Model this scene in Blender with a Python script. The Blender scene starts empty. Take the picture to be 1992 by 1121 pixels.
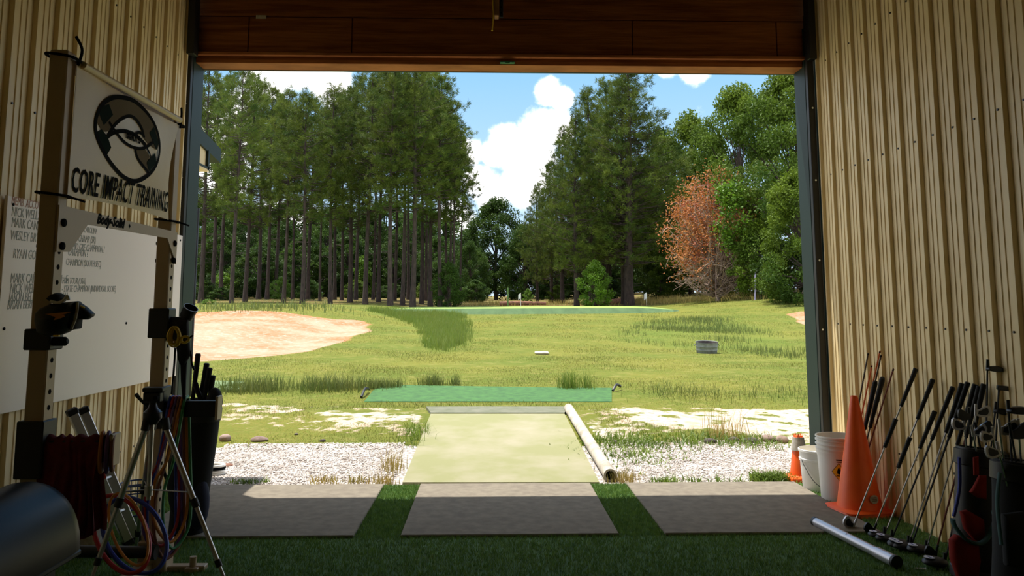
import bpy, math, random
import numpy as np
from mathutils import Vector, Matrix
R = random.Random(7)
NR = np.random.default_rng(11)
C = bpy.context.scene.collection
PI = math.pi

# ---------------------------------------------------------------- camera
W, HH = 1992, 1121
F = 1580.0
CX, CY, H = 996.0, 405.0, 1.38
TH = math.atan((597 - CY) / F)
PS = math.atan((996 - 952) / F * math.cos(TH))
fw = Vector((math.sin(PS) * math.cos(TH), math.cos(PS) * math.cos(TH), math.sin(TH)))
rt = Vector((math.cos(PS), -math.sin(PS), 0))
up = rt.cross(fw)
cam_d = bpy.data.cameras.new('camera')
cam_d.sensor_width = 36.0
cam_d.lens = F / W * 36.0
cam_d.shift_y = -(HH / 2 - CY) / W
cam_d.clip_end = 2000
cam = bpy.data.objects.new('camera', cam_d)
C.objects.link(cam)
M = Matrix((rt, up, -fw)).transposed().to_4x4()
M.translation = Vector((0, 0, H))
cam.matrix_world = M
bpy.context.scene.camera = cam

def ray(px, py):
    return fw + rt * ((px - CX) / F) - up * ((py - CY) / F)
def onX(px, py, X):
    d = ray(px, py); t = X / d.x
    return Vector((X, d.y * t, H + d.z * t))
def onY(px, py, Y):
    d = ray(px, py); t = Y / d.y
    return Vector((d.x * t, Y, H + d.z * t))
def onZ(px, py, Z=0.0):
    d = ray(px, py); t = (Z - H) / d.z
    return Vector((d.x * t, d.y * t, Z))

def lin(c):
    return tuple(((v / 255) / 12.92 if v / 255 <= .04045 else ((v / 255 + .055) / 1.055) ** 2.4) for v in c)

# ---------------------------------------------------------------- light and exposure
sc = bpy.context.scene
sc.view_settings.view_transform = 'Standard'
sc.view_settings.look = 'None'
sc.view_settings.gamma = 1.0
sc.view_settings.use_curve_mapping = False
sc.view_settings.exposure = 0.5
sc.cycles.diffuse_bounces = 8
SUN_DIR = Vector((.235, -.206, -1.0)).normalized()
sd = bpy.data.lights.new('sun', 'SUN')
sd.energy = 5.4
sd.color = (1.0, .95, .86)
sd.angle = .0093
so = bpy.data.objects.new('sun', sd); C.objects.link(so)
so.rotation_euler = SUN_DIR.to_track_quat('-Z', 'Y').to_euler()
so.location = (-3, 12, 30)

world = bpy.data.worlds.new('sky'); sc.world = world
world.use_nodes = True
nt = world.node_tree; nt.nodes.clear()
def WN(t, **k):
    n = nt.nodes.new(t)
    for a, b in k.items(): setattr(n, a, b)
    return n
wl = nt.links.new
out = WN('ShaderNodeOutputWorld'); bg = WN('ShaderNodeBackground')
wl(bg.outputs[0], out.inputs[0])
bg.inputs[1].default_value = 1.0
tc = WN('ShaderNodeTexCoord')
sep = WN('ShaderNodeSeparateXYZ'); wl(tc.outputs['Generated'], sep.inputs[0])
ramp = WN('ShaderNodeValToRGB'); wl(sep.outputs[2], ramp.inputs[0])
el = ramp.color_ramp.elements
el[0].position = 0.0; el[0].color = lin((200, 216, 228)) + (1,)
el[1].position = .9; el[1].color = lin((110, 155, 205)) + (1,)
e = el.new(.12); e.color = lin((178, 208, 232)) + (1,)
e = el.new(.30); e.color = lin((130, 182, 226)) + (1,)
# clouds: soft discs around fixed directions of the sky, broken up by noise
n1 = WN('ShaderNodeTexNoise'); n1.inputs['Scale'].default_value = 12; n1.inputs['Detail'].default_value = 7; n1.inputs['Roughness'].default_value = .62
wl(tc.outputs['Generated'], n1.inputs['Vector'])
clouds = [(570, 118, 95), (640, 150, 70), (520, 165, 55), (1062, 178, 42), (1090, 190, 32), (1050, 250, 60), (1085, 250, 50), (990, 285, 60), (1040, 300, 60), (955, 300, 40),
          (915, 300, 45), (930, 350, 55), (1010, 370, 60), (1040, 345, 55), (960, 390, 45), (1350, 132, 48), (1300, 128, 35), (450, 250, 95), (430, 340, 80), (880, 420, 60),
          (780, 560, 120), (560, 480, 140)]
prev = None
for (px, py, r) in clouds:
    c = ray(px, py).normalized(); rr = r / F
    dn = WN('ShaderNodeVectorMath', operation='DISTANCE'); wl(tc.outputs['Generated'], dn.inputs[0]); dn.inputs[1].default_value = c
    mr = WN('ShaderNodeMapRange'); wl(dn.outputs['Value'], mr.inputs[0])
    mr.inputs[1].default_value = 0; mr.inputs[2].default_value = rr * 1.08; mr.inputs[3].default_value = 1; mr.inputs[4].default_value = 0
    if prev is None: prev = mr.outputs[0]
    else:
        mx = WN('ShaderNodeMath', operation='MAXIMUM'); wl(prev, mx.inputs[0]); wl(mr.outputs[0], mx.inputs[1]); prev = mx.outputs[0]
ad = WN('ShaderNodeMath', operation='MULTIPLY_ADD'); wl(n1.outputs[0], ad.inputs[0]); ad.inputs[1].default_value = 1.5; ad.inputs[2].default_value = -.75
sm = WN('ShaderNodeMath', operation='ADD'); wl(prev, sm.inputs[0]); wl(ad.outputs[0], sm.inputs[1])
mr2 = WN('ShaderNodeMapRange', interpolation_type='SMOOTHSTEP'); wl(sm.outputs[0], mr2.inputs[0])
mr2.inputs[1].default_value = .22; mr2.inputs[2].default_value = .60
# bright broken cloud added outside the camera's view to lift the indoor light
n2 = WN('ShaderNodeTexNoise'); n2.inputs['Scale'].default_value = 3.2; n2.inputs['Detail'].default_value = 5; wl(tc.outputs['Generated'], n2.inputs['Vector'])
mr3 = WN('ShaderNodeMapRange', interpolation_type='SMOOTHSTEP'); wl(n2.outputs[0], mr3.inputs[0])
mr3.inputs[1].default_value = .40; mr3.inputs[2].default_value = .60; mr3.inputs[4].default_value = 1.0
# added cloud is masked off around the view direction, leaving the visible sky alone
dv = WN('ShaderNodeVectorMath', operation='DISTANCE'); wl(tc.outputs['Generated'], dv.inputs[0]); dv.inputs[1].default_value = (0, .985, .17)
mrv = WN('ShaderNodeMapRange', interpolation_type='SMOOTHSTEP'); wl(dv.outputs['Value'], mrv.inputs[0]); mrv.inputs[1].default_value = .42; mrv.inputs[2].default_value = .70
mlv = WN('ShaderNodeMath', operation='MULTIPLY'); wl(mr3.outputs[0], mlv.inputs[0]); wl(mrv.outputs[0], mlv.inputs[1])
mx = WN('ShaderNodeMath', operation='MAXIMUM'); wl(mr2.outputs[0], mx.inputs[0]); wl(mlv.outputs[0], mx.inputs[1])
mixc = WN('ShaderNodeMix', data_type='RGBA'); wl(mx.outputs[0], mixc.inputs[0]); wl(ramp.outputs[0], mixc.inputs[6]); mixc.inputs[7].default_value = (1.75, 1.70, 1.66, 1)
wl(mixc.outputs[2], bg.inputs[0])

# ---------------------------------------------------------------- materials
def mat(name, col, rough=.6, metal=0.0, col2=None, scale=6.0, bump=0.0, bscale=None, spec=.5, detail=4, trans=0.0, stretch=None, lo=.35, hi=.65, world_co=False, objrand=0.0, coat=0.0):
    m = bpy.data.materials.new(name); m.use_nodes = True
    t = m.node_tree; b = t.nodes['Principled BSDF']; L = t.links.new
    b.inputs['Roughness'].default_value = rough; b.inputs['Metallic'].default_value = metal
    b.inputs['Specular IOR Level'].default_value = spec
    b.inputs['Coat Weight'].default_value = coat
    c1 = lin(col) + (1,); b.inputs['Base Color'].default_value = c1
    vec = None
    if col2 is not None or bump:
        if world_co:
            g = t.nodes.new('ShaderNodeNewGeometry'); vec = g.outputs['Position']
        else:
            g = t.nodes.new('ShaderNodeTexCoord'); vec = g.outputs['Object']
        if stretch:
            mp = t.nodes.new('ShaderNodeMapping'); mp.inputs['Scale'].default_value = stretch; L(vec, mp.inputs[0]); vec = mp.outputs[0]
    csock = None
    if col2 is not None:
        n = t.nodes.new('ShaderNodeTexNoise'); n.inputs['Scale'].default_value = scale; n.inputs['Detail'].default_value = detail; n.inputs['Roughness'].default_value = .6
        L(vec, n.inputs['Vector'])
        r = t.nodes.new('ShaderNodeMapRange'); r.inputs[1].default_value = lo; r.inputs[2].default_value = hi; L(n.outputs[0], r.inputs[0])
        x = t.nodes.new('ShaderNodeMix'); x.data_type = 'RGBA'; L(r.outputs[0], x.inputs[0])
        x.inputs[6].default_value = c1; x.inputs[7].default_value = lin(col2) + (1,)
        csock = x.outputs[2]
    if objrand:
        oi = t.nodes.new('ShaderNodeObjectInfo')
        r = t.nodes.new('ShaderNodeMapRange'); r.inputs[3].default_value = 1 - objrand; r.inputs[4].default_value = 1 + objrand; L(oi.outputs['Random'], r.inputs[0])
        hs = t.nodes.new('ShaderNodeHueSaturation'); L(r.outputs[0], hs.inputs['Value'])
        if csock: L(csock, hs.inputs['Color'])
        else: hs.inputs['Color'].default_value = c1
        csock = hs.outputs[0]
    if csock: L(csock, b.inputs['Base Color'])
    if bump:
        n = t.nodes.new('ShaderNodeTexNoise'); n.inputs['Scale'].default_value = bscale or scale * 3; n.inputs['Detail'].default_value = 5
        L(vec, n.inputs['Vector'])
        bp = t.nodes.new('ShaderNodeBump'); bp.inputs['Strength'].default_value = min(1, bump); bp.inputs['Distance'].default_value = .3 / (bscale or scale * 3); L(n.outputs[0], bp.inputs['Height']); L(bp.outputs[0], b.inputs['Normal'])
    if trans:
        tr = t.nodes.new('ShaderNodeBsdfTranslucent')
        if csock: L(csock, tr.inputs[0])
        else: tr.inputs[0].default_value = c1
        ms = t.nodes.new('ShaderNodeMixShader'); ms.inputs[0].default_value = trans
        L(b.outputs[0], ms.inputs[1]); L(tr.outputs[0], ms.inputs[2]); L(ms.outputs[0], t.nodes['Material Output'].inputs[0])
    return m

MT = {}
MT['panel'] = mat('beige_panel', (240, 218, 170), .42, col2=(230, 206, 154), scale=1.5, spec=.5)
MT['green_trim'] = mat('green_trim', (20, 42, 38), .5, spec=.3)
MT['black'] = mat('black_plastic', (16, 16, 17), .5)
MT['blackfab'] = mat('black_fabric', (18, 18, 20), .85, bump=.3, bscale=200)
MT['steel'] = mat('grey_beige_steel', (186, 164, 136), .45)
MT['white'] = mat('whiteboard_white', (252, 238, 228), .35)
MT['vinyl'] = mat('banner_vinyl', (222, 200, 158), .4, bump=.12, bscale=6)
MT['ink'] = mat('black_ink', (14, 14, 18), .9, spec=.08)
MT['inkgreen'] = mat('dark_green_ink', (22, 36, 32), .9, spec=.08)
MT['inkgrey'] = mat('grey_ink', (112, 100, 82), .9, spec=.08)
MT['marker'] = mat('marker_grey_green', (172, 174, 164), .7)
MT['marker_red'] = mat('marker_red', (196, 140, 116), .6)
MT['wood'] = mat('stained_plywood', (150, 92, 46), .75, col2=(112, 62, 30), scale=5, stretch=(.35, 1, 6), bump=.2, spec=.15)
MT['woodedge'] = mat('wood_edge', (176, 110, 62), .6, col2=(140, 82, 44), scale=5, stretch=(.5, 1, 4), spec=.2)
MT['plank'] = mat('raw_wood', (150, 110, 66), .7, col2=(110, 76, 44), scale=6, stretch=(3, 3, .5))
MT['turf'] = mat('turf_backing', (70, 106, 44), .9, col2=(50, 82, 36), scale=60, lo=.3, hi=.7, world_co=True, bump=.6, bscale=180)
MT['blade_turf'] = mat('turf_blade', (128, 158, 74), .65, col2=(86, 120, 56), scale=25, world_co=True, trans=.2)
MT['mat'] = mat('worn_mat', (132, 124, 110), .95, col2=(116, 108, 97), scale=14, world_co=True, bump=.5, bscale=260, spec=.1)
MT['runner'] = mat('faded_runner', (136, 136, 100), .95, col2=(158, 151, 132), scale=1.6, lo=.42, hi=.75, world_co=True, bump=.4, bscale=200, spec=.1)
MT['greymat'] = mat('grey_strip', (120, 120, 106), .95, col2=(102, 106, 88), scale=5, world_co=True, spec=.1)
MT['orange'] = mat('orange_cone', (255, 104, 26), .45, col2=(248, 88, 22), scale=5)
MT['whiteplastic'] = mat('white_plastic', (232, 230, 224), .4)
MT['collar'] = mat('grey_collar', (196, 190, 178), .6, col2=(150, 140, 126), scale=14)
MT['chrome'] = mat('chrome', (196, 198, 202), .22, 1.0)
MT['alu'] = mat('aluminium', (196, 196, 198), .38, 1.0)
MT['darkmetal'] = mat('dark_metal', (58, 60, 66), .35, .8)
MT['tubewhite'] = mat('silver_painted_tube', (196, 196, 204), .3, .4)
MT['rubber'] = mat('rubber_grip', (14, 14, 14), .75)
MT['maroon'] = mat('maroon_cloth', (120, 28, 40), .9, col2=(96, 20, 32), scale=18, bump=.3, bscale=120)
MT['glossblack'] = mat('gloss_black', (9, 9, 16), .38, spec=.11)
MT['redfab'] = mat('red_fabric', (132, 34, 24), .85, spec=.2, bump=.3, bscale=150)
MT['teal'] = mat('teal_strap', (50, 84, 84), .8)
MT['bluefab'] = mat('navy_fabric', (26, 32, 58), .8)
MT['blue'] = mat('blue_band', (44, 66, 170), .5)
MT['red'] = mat('red_band', (176, 32, 34), .5)
MT['purple'] = mat('purple_band', (110, 78, 150), .5)
MT['orangeband'] = mat('orange_band', (206, 128, 40), .5)
MT['brownband'] = mat('brown_band', (134, 84, 70), .5)
MT['greenband'] = mat('green_band', (60, 140, 90), .5)
MT['yellow'] = mat('yellow_rope', (214, 180, 44), .6)
MT['hazard'] = mat('hazard_yellow', (234, 200, 30), .5)
MT['sticker'] = mat('white_sticker', (214, 216, 232), .4)
MT['stickerblue'] = mat('blue_sticker', (60, 70, 150), .4)
MT['stone'] = mat('stone', (150, 130, 120), .9, col2=(112, 92, 84), scale=9, bump=.5, bscale=30)
MT['darkstone'] = mat('dark_stone', (86, 76, 74), .9, col2=(58, 52, 50), scale=9, bump=.5, bscale=30)
MT['gravel'] = mat('white_gravel', (224, 217, 212), .9, col2=(176, 166, 159), scale=9, world_co=True)
MT['pvc'] = mat('weathered_pipe', (194, 186, 172), .8, col2=(158, 148, 132), scale=7)
MT['galv'] = mat('galvanised', (128, 134, 132), .6, .2, col2=(98, 104, 102), scale=12)
MT['bark'] = mat('pine_bark', (74, 61, 56), .95, col2=(44, 36, 34), scale=8, stretch=(1, 1, .25), bump=.6, bscale=14)
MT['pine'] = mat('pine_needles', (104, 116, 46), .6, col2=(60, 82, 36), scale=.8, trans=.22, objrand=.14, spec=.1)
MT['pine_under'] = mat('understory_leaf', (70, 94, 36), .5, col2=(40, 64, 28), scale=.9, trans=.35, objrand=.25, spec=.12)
MT['oak'] = mat('oak_leaf', (98, 118, 36), .6, col2=(56, 82, 30), scale=.7, trans=.3, objrand=.1, spec=.15)
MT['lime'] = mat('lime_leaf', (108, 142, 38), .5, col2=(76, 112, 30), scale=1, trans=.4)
MT['deadleaf'] = mat('dead_leaf', (188, 126, 64), .7, col2=(156, 82, 56), scale=1.2, trans=.25)
MT['twig'] = mat('grey_twig', (158, 134, 122), .9)
MT['fieldblade'] = mat('field_grass', (124, 122, 50), .6, col2=(92, 104, 40), scale=1.1, world_co=True, trans=.35)
MT['darkblade'] = mat('rough_grass', (104, 128, 44), .6, col2=(118, 130, 54), scale=1.4, world_co=True, trans=.3)
MT['seedblade'] = mat('seeding_grass', (112, 118, 60), .6, col2=(86, 106, 46), scale=2, world_co=True, trans=.3)
MT['dryblade'] = mat('dry_weed', (186, 160, 96), .7, col2=(140, 132, 62), scale=3, world_co=True, trans=.3)
MT['weed'] = mat('green_weed', (120, 142, 48), .55, col2=(88, 112, 36), scale=4, world_co=True, trans=.35)
MT['green_top'] = mat('putting_turf', (142, 166, 78), .9, col2=(126, 152, 70), scale=.8, world_co=True)
MT['green_skirt'] = mat('green_skirt', (82, 108, 68), .9, col2=(66, 92, 56), scale=2.5, world_co=True)
MT['turfsheet'] = mat('turf_sheet', (60, 106, 46), .9, col2=(42, 82, 38), scale=9, world_co=True, bump=.5, bscale=60)
MT['paleturf'] = mat('pale_turf', (126, 146, 102), .9, col2=(108, 130, 88), scale=5, world_co=True)
MT['log'] = mat('log_brown', (150, 104, 84), .9, col2=(104, 74, 62), scale=5)
MT['flag'] = mat('flag_white', (236, 238, 240), .7)
MT['lav'] = mat('lavender_stake', (168, 160, 200), .6)
MT['postgreen'] = mat('green_post', (96, 130, 66), .7)
MT['ceil'] = mat('ceiling_board', (70, 48, 34), .9, col2=(54, 36, 26), scale=4)
MT['redwax'] = mat('red_shaft', (110, 40, 32), .4)
MT['orangewax'] = mat('orange_rod', (206, 92, 32), .4)
MT['darkrod'] = mat('dark_rod', (52, 30, 26), .4)
MT['bluewire'] = mat('blue_wire', (44, 66, 120), .4)

# ---------------------------------------------------------------- mesh helpers
class MB:
    def __init__(s): s.v = []; s.f = []; s.m = []; s.s = []
    def add(s, vs, fs, m=0, smooth=False):
        o = len(s.v); s.v += [tuple(p) for p in vs]
        for f in fs: s.f.append(tuple(i + o for i in f)); s.m.append(m); s.s.append(smooth)
        return s
    def box(s, c, d, rot=None, bev=0.0, m=0):
        c = Vector(c); hx, hy, hz_ = d[0] / 2, d[1] / 2, d[2] / 2
        rot = rot or Matrix.Identity(3)
        if bev <= 0:
            vs = [c + rot @ Vector((x * hx, y * hy, z * hz_)) for x in (-1, 1) for y in (-1, 1) for z in (-1, 1)]
            return s.add(vs, [(0, 1, 3, 2), (4, 6, 7, 5), (0, 4, 5, 1), (2, 3, 7, 6), (0, 2, 6, 4), (1, 5, 7, 3)], m)
        b = min(bev, hx * .95, hy * .95, hz_ * .95); vs = []; ix = {}
        for x in (-1, 1):
            for y in (-1, 1):
                for z in (-1, 1):
                    for a in range(3):
                        q = [hx - b, hy - b, hz_ - b]; q[a] = (hx, hy, hz_)[a]
                        ix[(x, y, z, a)] = len(vs); vs.append(c + rot @ Vector((x * q[0], y * q[1], z * q[2])))
        fs = []
        for a in range(3):
            o1, o2 = (a + 1) % 3, (a + 2) % 3
            for sg in (-1, 1):
                q = []
                for (p, r) in ((-1, -1), (1, -1), (1, 1), (-1, 1)):
                    k = [0, 0, 0]; k[a] = sg; k[o1] = p; k[o2] = r; q.append(ix[(*k, a)])
                fs.append(q if sg > 0 else q[::-1])
            for p in (-1, 1):
                for r in (-1, 1):
                    k1 = [0, 0, 0]; k2 = [0, 0, 0]
                    k1[o1] = k2[o1] = p; k1[o2] = k2[o2] = r; k1[a] = -1; k2[a] = 1
                    fs.append((ix[(*k1, o1)], ix[(*k2, o1)], ix[(*k2, o2)], ix[(*k1, o2)]))
        for x in (-1, 1):
            for y in (-1, 1):
                for z in (-1, 1): fs.append(tuple(ix[(x, y, z, a)] for a in range(3)))
        return s.add(vs, fs, m)
    def bar(s, a, b, w, h, upv=(0, 0, 1), bev=.002, m=0):
        a, b = Vector(a), Vector(b); d = b - a; z = d.normalized(); u = Vector(upv)
        if abs(z.dot(u)) > .98: u = Vector((1, 0, 0))
        x = u.cross(z).normalized(); y = z.cross(x)
        return s.box((a + b) / 2, (w, h, d.length), Matrix((x, y, z)).transposed(), bev, m)
    def tube(s, pts, r, n=8, cap=True, closed=False, m=0, flat=1.0):
        pts = [Vector(p) for p in pts]; k = len(pts)
        rr = r if isinstance(r, (list, tuple)) else [r] * k
        vs = []; x = None
        for i, p in enumerate(pts):
            if closed: d = pts[(i + 1) % k] - pts[i - 1]
            else: d = pts[min(i + 1, k - 1)] - pts[max(i - 1, 0)]
            d = d.normalized() if d.length > 1e-9 else Vector((0, 0, 1))
            if x is None:
                u = Vector((0, 0, 1)) if abs(d.z) < .9 else Vector((1, 0, 0)); x = u.cross(d).normalized()
            else:
                x = (x - d * x.dot(d)); x = x.normalized() if x.length > 1e-6 else Vector((1, 0, 0)).cross(d).normalized()
            y = d.cross(x)
            for j in range(n):
                a = 2 * PI * j / n; vs.append(p + x * (math.cos(a) * rr[i]) + y * (math.sin(a) * rr[i] * flat))
        fs = []
        for i in range(k if closed else k - 1):
            i2 = (i + 1) % k
            for j in range(n): j2 = (j + 1) % n; fs.append((i * n + j, i * n + j2, i2 * n + j2, i2 * n + j))
        s.add(vs, fs, m, True)
        if cap and not closed:
            s.add(vs[:n], [tuple(range(n))[::-1]], m); s.add(vs[-n:], [tuple(range(n))], m)
        return s
    def lathe(s, prof, n=28, mtx=None, m=0, sx=1.0, sy=1.0, smooth=True):
        vs = []; mtx = mtx or Matrix.Identity(4)
        for (r, z) in prof:
            for j in range(n):
                a = 2 * PI * j / n; vs.append(mtx @ Vector((r * math.cos(a) * sx, r * math.sin(a) * sy, z)))
        fs = []
        for i in range(len(prof) - 1):
            for j in range(n): j2 = (j + 1) % n; fs.append((i * n + j, i * n + j2, (i + 1) * n + j2, (i + 1) * n + j))
        s.add(vs, fs, m, smooth)
        return s
    def prism(s, poly, thick, m=0, cap2=True):
        """poly: planar 3D points; extruded by the vector thick"""
        p = [Vector(q) for q in poly]; t = Vector(thick); n = len(p)
        fs = [tuple(range(n))[::-1], tuple(range(n, 2 * n))]
        fs += [(i, (i + 1) % n, n + (i + 1) % n, n + i) for i in range(n)]
        return s.add(p + [q + t for q in p], fs, m)
    def pillow(s, poly, normal, t, m=0, rings=4, center=None):
        """a rounded cushion over a planar outline, t thick on either side"""
        p = [Vector(q) for q in poly]; n = len(p); c = center or sum(p, Vector()) / n; nn = Vector(normal).normalized()
        vs = []; 
        lev = [(-1 + 2 * i / (2 * rings)) for i in range(2 * rings + 1)]
        for l in lev:
            k = math.sqrt(max(0, 1 - abs(l) ** 2.6)); k = .0 + 1.0 * k
            for q in p: vs.append(c + (q - c) * max(k, .03) + nn * (t * l))
        fs = []
        for i in range(len(lev) - 1):
            for j in range(n): j2 = (j + 1) % n; fs.append((i * n + j, i * n + j2, (i + 1) * n + j2, (i + 1) * n + j))
        fs.append(tuple(range(n))[::-1]); fs.append(tuple(range((len(lev) - 1) * n, len(lev) * n)))
        return s.add(vs, fs, m, True)
    def ellipsoid(s, c, rad, rot=None, nu=16, nv=10, m=0, fn=None):
        c = Vector(c); rot = rot or Matrix.Identity(3); vs = []
        for i in range(nv + 1):
            t = PI * i / nv
            for j in range(nu):
                a = 2 * PI * j / nu
                p = Vector((rad[0] * math.sin(t) * math.cos(a), rad[1] * math.sin(t) * math.sin(a), rad[2] * math.cos(t)))
                if fn: p = fn(p)
                vs.append(c + rot @ p)
        fs = []
        for i in range(nv):
            for j in range(nu): j2 = (j + 1) % nu; fs.append((i * nu + j, (i + 1) * nu + j, (i + 1) * nu + j2, i * nu + j2))
        return s.add(vs, fs, m, True)
    def ribbon(s, pts, w, normal, m=0, closed=False):
        """flat stroke along planar points"""
        p = [Vector(q) for q in pts]; n = len(p); nn = Vector(normal).normalized(); vs = []
        for i in range(n):
            d = (p[(i + 1) % n] - p[i - 1]) if closed else (p[min(i + 1, n - 1)] - p[max(i - 1, 0)])
            d.normalize(); sd_ = nn.cross(d) * (w / 2); vs += [p[i] - sd_, p[i] + sd_]
        fs = [(2 * i, 2 * i + 1, 2 * ((i + 1) % n) + 1, 2 * ((i + 1) % n)) for i in range(n if closed else n - 1)]
        return s.add(vs, fs, m)
    def build(s, name, mats, parent=None, world=False):
        if not isinstance(mats, (list, tuple)): mats = [mats]
        off = parent_loc(parent) if (world and parent) else Vector((0, 0, 0))
        me = bpy.data.meshes.new(name)
        me.from_pydata([(x - off.x, y - off.y, z - off.z) for x, y, z in s.v], [], s.f)
        for mm in mats: me.materials.append(MT[mm] if isinstance(mm, str) else mm)
        me.polygons.foreach_set('material_index', s.m); me.polygons.foreach_set('use_smooth', s.s)
        me.validate(); me.update()
        if any(s.s): me.set_sharp_from_angle(angle=math.radians(42))
        o = bpy.data.objects.new(name, me); C.objects.link(o)
        if parent: o.parent = parent
        return o
LOCS = {}
def parent_loc(p):
    v = Vector((0, 0, 0))
    while p is not None:
        v = v + Vector(p.location); p = p.parent
    return v
def tag(o, label, cat, group=None, kind=None):
    o['label'] = label; o['category'] = cat
    if group: o['group'] = group
    if kind: o['kind'] = kind
    return o
def struct(o): o['kind'] = 'structure'; return o
def thing(name, label, cat, loc=(0, 0, 0), group=None):
    o = bpy.data.objects.new(name, None); C.objects.link(o); o.location = loc; o.empty_display_size = .05
    return tag(o, label, cat, group)
def np_mesh(name, v, f, mats, parent=None, mi=None, smooth=False):
    me = bpy.data.meshes.new(name); v = np.asarray(v, np.float32); f = np.asarray(f, np.int32); k = f.shape[1]
    me.vertices.add(len(v)); me.vertices.foreach_set('co', v.ravel())
    me.loops.add(f.size); me.loops.foreach_set('vertex_index', f.ravel())
    me.polygons.add(len(f)); me.polygons.foreach_set('loop_start', np.arange(0, f.size, k, dtype=np.int32))
    for mm in (mats if isinstance(mats, (list, tuple)) else [mats]): me.materials.append(MT[mm] if isinstance(mm, str) else mm)
    if mi is not None: me.polygons.foreach_set('material_index', np.asarray(mi, np.int32))
    if smooth: me.polygons.foreach_set('use_smooth', np.ones(len(f), bool))
    me.update(calc_edges=True)
    o = bpy.data.objects.new(name, me); C.objects.link(o)
    if parent: o.parent = parent
    return o
def text_part(body, origin, xdir, ydir, size, material, name='lettering', parent=None, sx=1.0, bold=0.0, depth=.0006, align='LEFT', shear=0.0, space=1.0):
    cu = bpy.data.curves.new(name, 'FONT'); cu.body = body; cu.size = size; cu.offset = bold; cu.extrude = depth; cu.align_x = align; cu.shear = shear
    cu.resolution_u = 2; cu.space_character = space
    t = bpy.data.objects.new(name, cu); C.objects.link(t)
    dg = bpy.context.evaluated_depsgraph_get()
    me = bpy.data.meshes.new_from_object(t.evaluated_get(dg)); me.name = name
    bpy.data.objects.remove(t)
    xd = Vector(xdir).normalized(); yd = Vector(ydir).normalized(); nd = xd.cross(yd)
    off = parent_loc(parent) if parent else Vector((0, 0, 0))
    o_ = Vector(origin) - off
    for vv in me.vertices:
        q = vv.co; vv.co = o_ + xd * (q.x * sx) + yd * q.y + nd * q.z
    me.materials.clear(); me.materials.append(MT[material])
    o = bpy.data.objects.new(name, me); C.objects.link(o)
    if parent: o.parent = parent
    return o
def smooth_path(pts, n=6, closed=False):
    p = [Vector(q) for q in pts]; k = len(p); o = []
    for i in range(k if closed else k - 1):
        if closed: a, b, c, d = p[i - 1], p[i], p[(i + 1) % k], p[(i + 2) % k]
        else: a, b, c, d = p[max(i - 1, 0)], p[i], p[i + 1], p[min(i + 2, k - 1)]
        for j in range(n):
            t = j / n
            o.append(.5 * ((2 * b) + (c - a) * t + (2 * a - 5 * b + 4 * c - d) * t * t + (3 * b - a - 3 * c + d) * t ** 3))
    if not closed: o.append(p[-1])
    return o
ORD = ['first', 'second', 'third', 'fourth', 'fifth', 'sixth', 'seventh', 'eighth', 'ninth', 'tenth', 'eleventh', 'twelfth', 'thirteenth', 'fourteenth', 'fifteenth', 'sixteenth', 'seventeenth', 'eighteenth', 'nineteenth', 'twentieth']
ORD += ['twenty-' + a for a in ORD[:9]] + ['thirtieth'] + ['thirty-' + a for a in ORD[:9]] + ['fortieth'] + ['forty-' + a for a in ORD[:9]]

# ---------------------------------------------------------------- room shell
XL, XR, YD, ZC, YB = -2.46, 2.70, 6.45, 4.15, -3.2
PITCH = .212
def corrugated(x, inward, y0, y1, z0, z1, phase):
    """a ribbed steel wall: deep ribs every PITCH with two small ones between; inward = +1/-1 is the room side"""
    prof = []
    k0 = math.floor((y0 - phase) / PITCH) - 1; k1 = math.ceil((y1 - phase) / PITCH) + 1
    for k in range(k0, k1):
        b = phase + k * PITCH
        for (dy, dx) in ((0, 0), (.006, .024), (.024, .024), (.042, 0), (.098, 0), (.101, .005), (.107, 0), (.150, 0), (.153, .005), (.159, 0), (.2, 0)):
            if y0 <= b + dy <= y1: prof.append((b + dy, dx))
    prof = [(y0, 0)] + prof + [(y1, 0)]
    mb = MB(); n = len(prof); vs = [(x + inward * d, y, z0) for y, d in prof] + [(x + inward * d, y, z1) for y, d in prof]
    fs = [(i, i + 1, n + i + 1, n + i) for i in range(n - 1)]
    vs += [(x - inward * .06, y, z0) for y, d in prof] + [(x - inward * .06, y, z1) for y, d in prof]
    fs += [(2 * n + i, 2 * n + i + 1, 3 * n + i + 1, 3 * n + i) for i in range(n - 1)]
    fs += [(0, n, 3 * n, 2 * n), (n - 1, 2 * n - 1, 4 * n - 1, 3 * n - 1)]
    return mb.add(vs, fs)
PH = 6.221 - .03
wl_o = struct(corrugated(XL, 1, YB, YD, 0, ZC, PH).build('wall_left', 'panel'))
wr_o = struct(corrugated(XR, -1, YB, YD, 0, ZC, PH).build('wall_right', 'panel'))
for wall, X, inw in ((wl_o, XL, 1), (wr_o, XR, -1)):
    mb = MB()
    for z in (.42, 1.25, 2.42, 3.35):
        for k in range(0, 22):
            y = PH + .080 - k * PITCH
            if y < 2.2: break
            c = Vector((X, y, z))
            mb.tube([c, c + Vector((inw * .006, 0, 0))], .0065, 8)
    struct(mb.build('screw', 'darkmetal', wall))
struct(MB().box(((XL + XR) / 2, YB - .05, ZC / 2), (XR - XL + .2, .1, ZC)).build('wall_back', 'panel'))
struct(MB().box((0, -30, -.3), (160, 72.5, .3)).build('ground_yard', 'darkblade'))
struct(MB().box(((XL + XR) / 2, (YB + YD) / 2 + .1, ZC + .05), (XR - XL + .3, YD - YB + .6, .1)).build('ceiling', 'ceil'))
struct(MB().box(((XL + XR) / 2, (YB + 6.56) / 2, -.06), (XR - XL + .12, 6.56 - YB, .12)).build('floor', 'turf'))
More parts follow.
